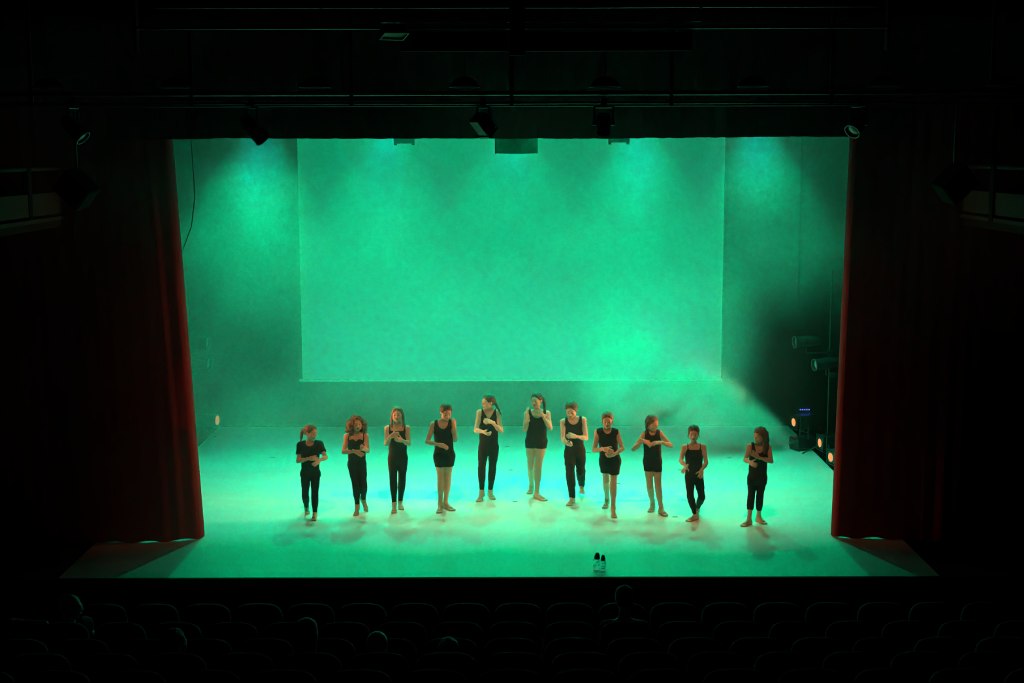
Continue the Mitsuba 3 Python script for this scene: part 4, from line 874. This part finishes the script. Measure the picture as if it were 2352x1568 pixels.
# ------------------------------------------------------------------ bottles at the front edge
scene['m_water'] = {'type': 'dielectric', 'int_ior': 1.33}
scene['m_clear'] = {'type': 'thindielectric', 'int_ior': 1.45}
diffuse('m_cap_blue', (0.010, 0.030, 0.055), 0.45, 0.5); diffuse('m_cap_black', (0.006, 0.010, 0.008), 0.45, 0.5); diffuse('m_print', (0.02, 0.05, 0.03), 0.7, 0.3)
def bottle(lb, x, y, h, r, cap, lean, seed):
    t = thing('water_bottle', lb, 'bottle'); hb_ = h * .70
    obj('body', lathe([(0, .003), (r * .9, .003), (r, .012), (r, hb_ * .80), (r * .97, hb_ * .88), (r * .86, hb_)], (x, y, 0), (0, 0, 1), 32), 'm_clear', t, smooth=40)
    obj('water', lathe([(0, .006), (r * .84, .006), (r * .92, .014), (r * .92, hb_ * .42), (0, hb_ * .42)], (x, y, 0), (0, 0, 1), 32), 'm_water', t + '__body', smooth=40)
    obj('cap', lathe([(r * .80, hb_ - .012), (r * .90, hb_ - .012), (r * .92, hb_ + h * .06), (r * .80, hb_ + h * .16), (r * .52, hb_ + h * .27), (r * .45, h), (0, h)], (x, y, 0), (lean, 0, 1), 28), cap, t, smooth=40)
    rr = np.random.default_rng(seed)
    for i in range(9):
        z = .02 + (hb_ - .05) * (i / 8.0); a0 = rr.uniform(-2.9, 2.6); w = rr.uniform(.5, 1.3); dz = rr.uniform(-.02, .02); A = np.linspace(a0, a0 + w, 9); q = []
        for j, a in enumerate(A):
            zz = z + dz * math.sin(j / 8 * math.pi); q.append((x + (r + .0012) * math.cos(a), y + (r + .0012) * math.sin(a), zz))
        obj('printed_stroke', tube(q, .0032, 5), 'm_print', t + '__body')
bottle('clear water bottle with a dark blue cap standing at the front edge of the stage', 1.012, .25, .215, .0375, 'm_cap_blue', .06, 1)
bottle('slimmer patterned water bottle with a black cap standing beside the blue-capped one', 1.092, .22, .195, .031, 'm_cap_black', 0, 2)

# ------------------------------------------------------------------ people in the seats
diffuse('m_shirt_dark', (0.05, 0.05, 0.055), 0.9, 0.1, sheen=0.3); diffuse('m_shirt_grey', (0.14, 0.14, 0.14), 0.9, 0.1, sheen=0.3)
def seat_pos(r, x): c = round((x - ROWX[r]) / PITCHX); return (ROWX[r] + c * PITCHX, ROWY[r], ROWZ[r] - SEATZ)
sitter('person with fluffy hair seated before the stage just right of the bottles', (1.072, -3.17, .775), .235, 0, 'short side', (.10, .07, .05), SK[0], 'm_shirt_dark', seat_pos(1, 1.07))
sitter('bald man in glasses turned in profile to the right, far left of the seats', (-4.235, -3.17, .70), .24, -78, '', (.1, .1, .1), SK[2], 'm_shirt_dark', seat_pos(1, -4.23), arm=((-4.45, -3.30, .56), (-4.66, -3.32, .60)), arm2=((-4.02, -3.20, .22), (-4.06, -3.16, .44)), glasses=True, bald=True)
sitter('short-haired person in the left of the fourth row, head turned right', (-2.706, -5.33, 1.115), .23, -40, 'short', (.16, .12, .08), SK[2], 'm_shirt_dark', seat_pos(3, -2.7))
sitter('dark-haired person in the fourth row between a short-haired and a bald head', (-1.649, -5.33, 1.20), .235, -10, 'longboth', (.04, .03, .02), SK[0], 'm_shirt_dark', seat_pos(3, -1.65))
sitter('person with a bald round head in the fourth row, left of the middle', (-1.085, -5.33, 1.093), .235, 0, '', (.1, .1, .1), SK[2], 'm_shirt_grey', seat_pos(3, -1.09), bald=True)
sitter('low-sitting person with thin hair, rightmost head in the fourth row', (-.514, -5.33, 1.045), .215, 0, 'short', (.32, .28, .24), SK[2], 'm_shirt_dark', seat_pos(3, -.5))

# ------------------------------------------------------------------ unseen front-of-house lantern: added barn doors block its beam from the seats and bridge
t = thing('stage_lantern', 'unseen black lantern over the back seats with added barn doors that block its light', 'stage light')
obj('body', join(box(-.25, .05, -12.95, -12.56, 7.06, 7.36, .02), cyl((-.1, -12.75, 7.36), (-.1, -12.75, 8.39), .02)), 'm_metal', t)
obj('added_barn_door', box(-.45, .25, -12.205, -12.195, 6.66, 7.027), 'm_black', t)
obj('added_barn_door', box(-.45, .25, -12.205, -12.195, 7.142, 7.5), 'm_black', t)
obj('arm', join(*[cyl((x, -12.60, z), (x * 3.2 + .22, -12.2, z), .01) for x in (-.2, .0) for z in (7.0, 7.2)]), 'm_metal', t)
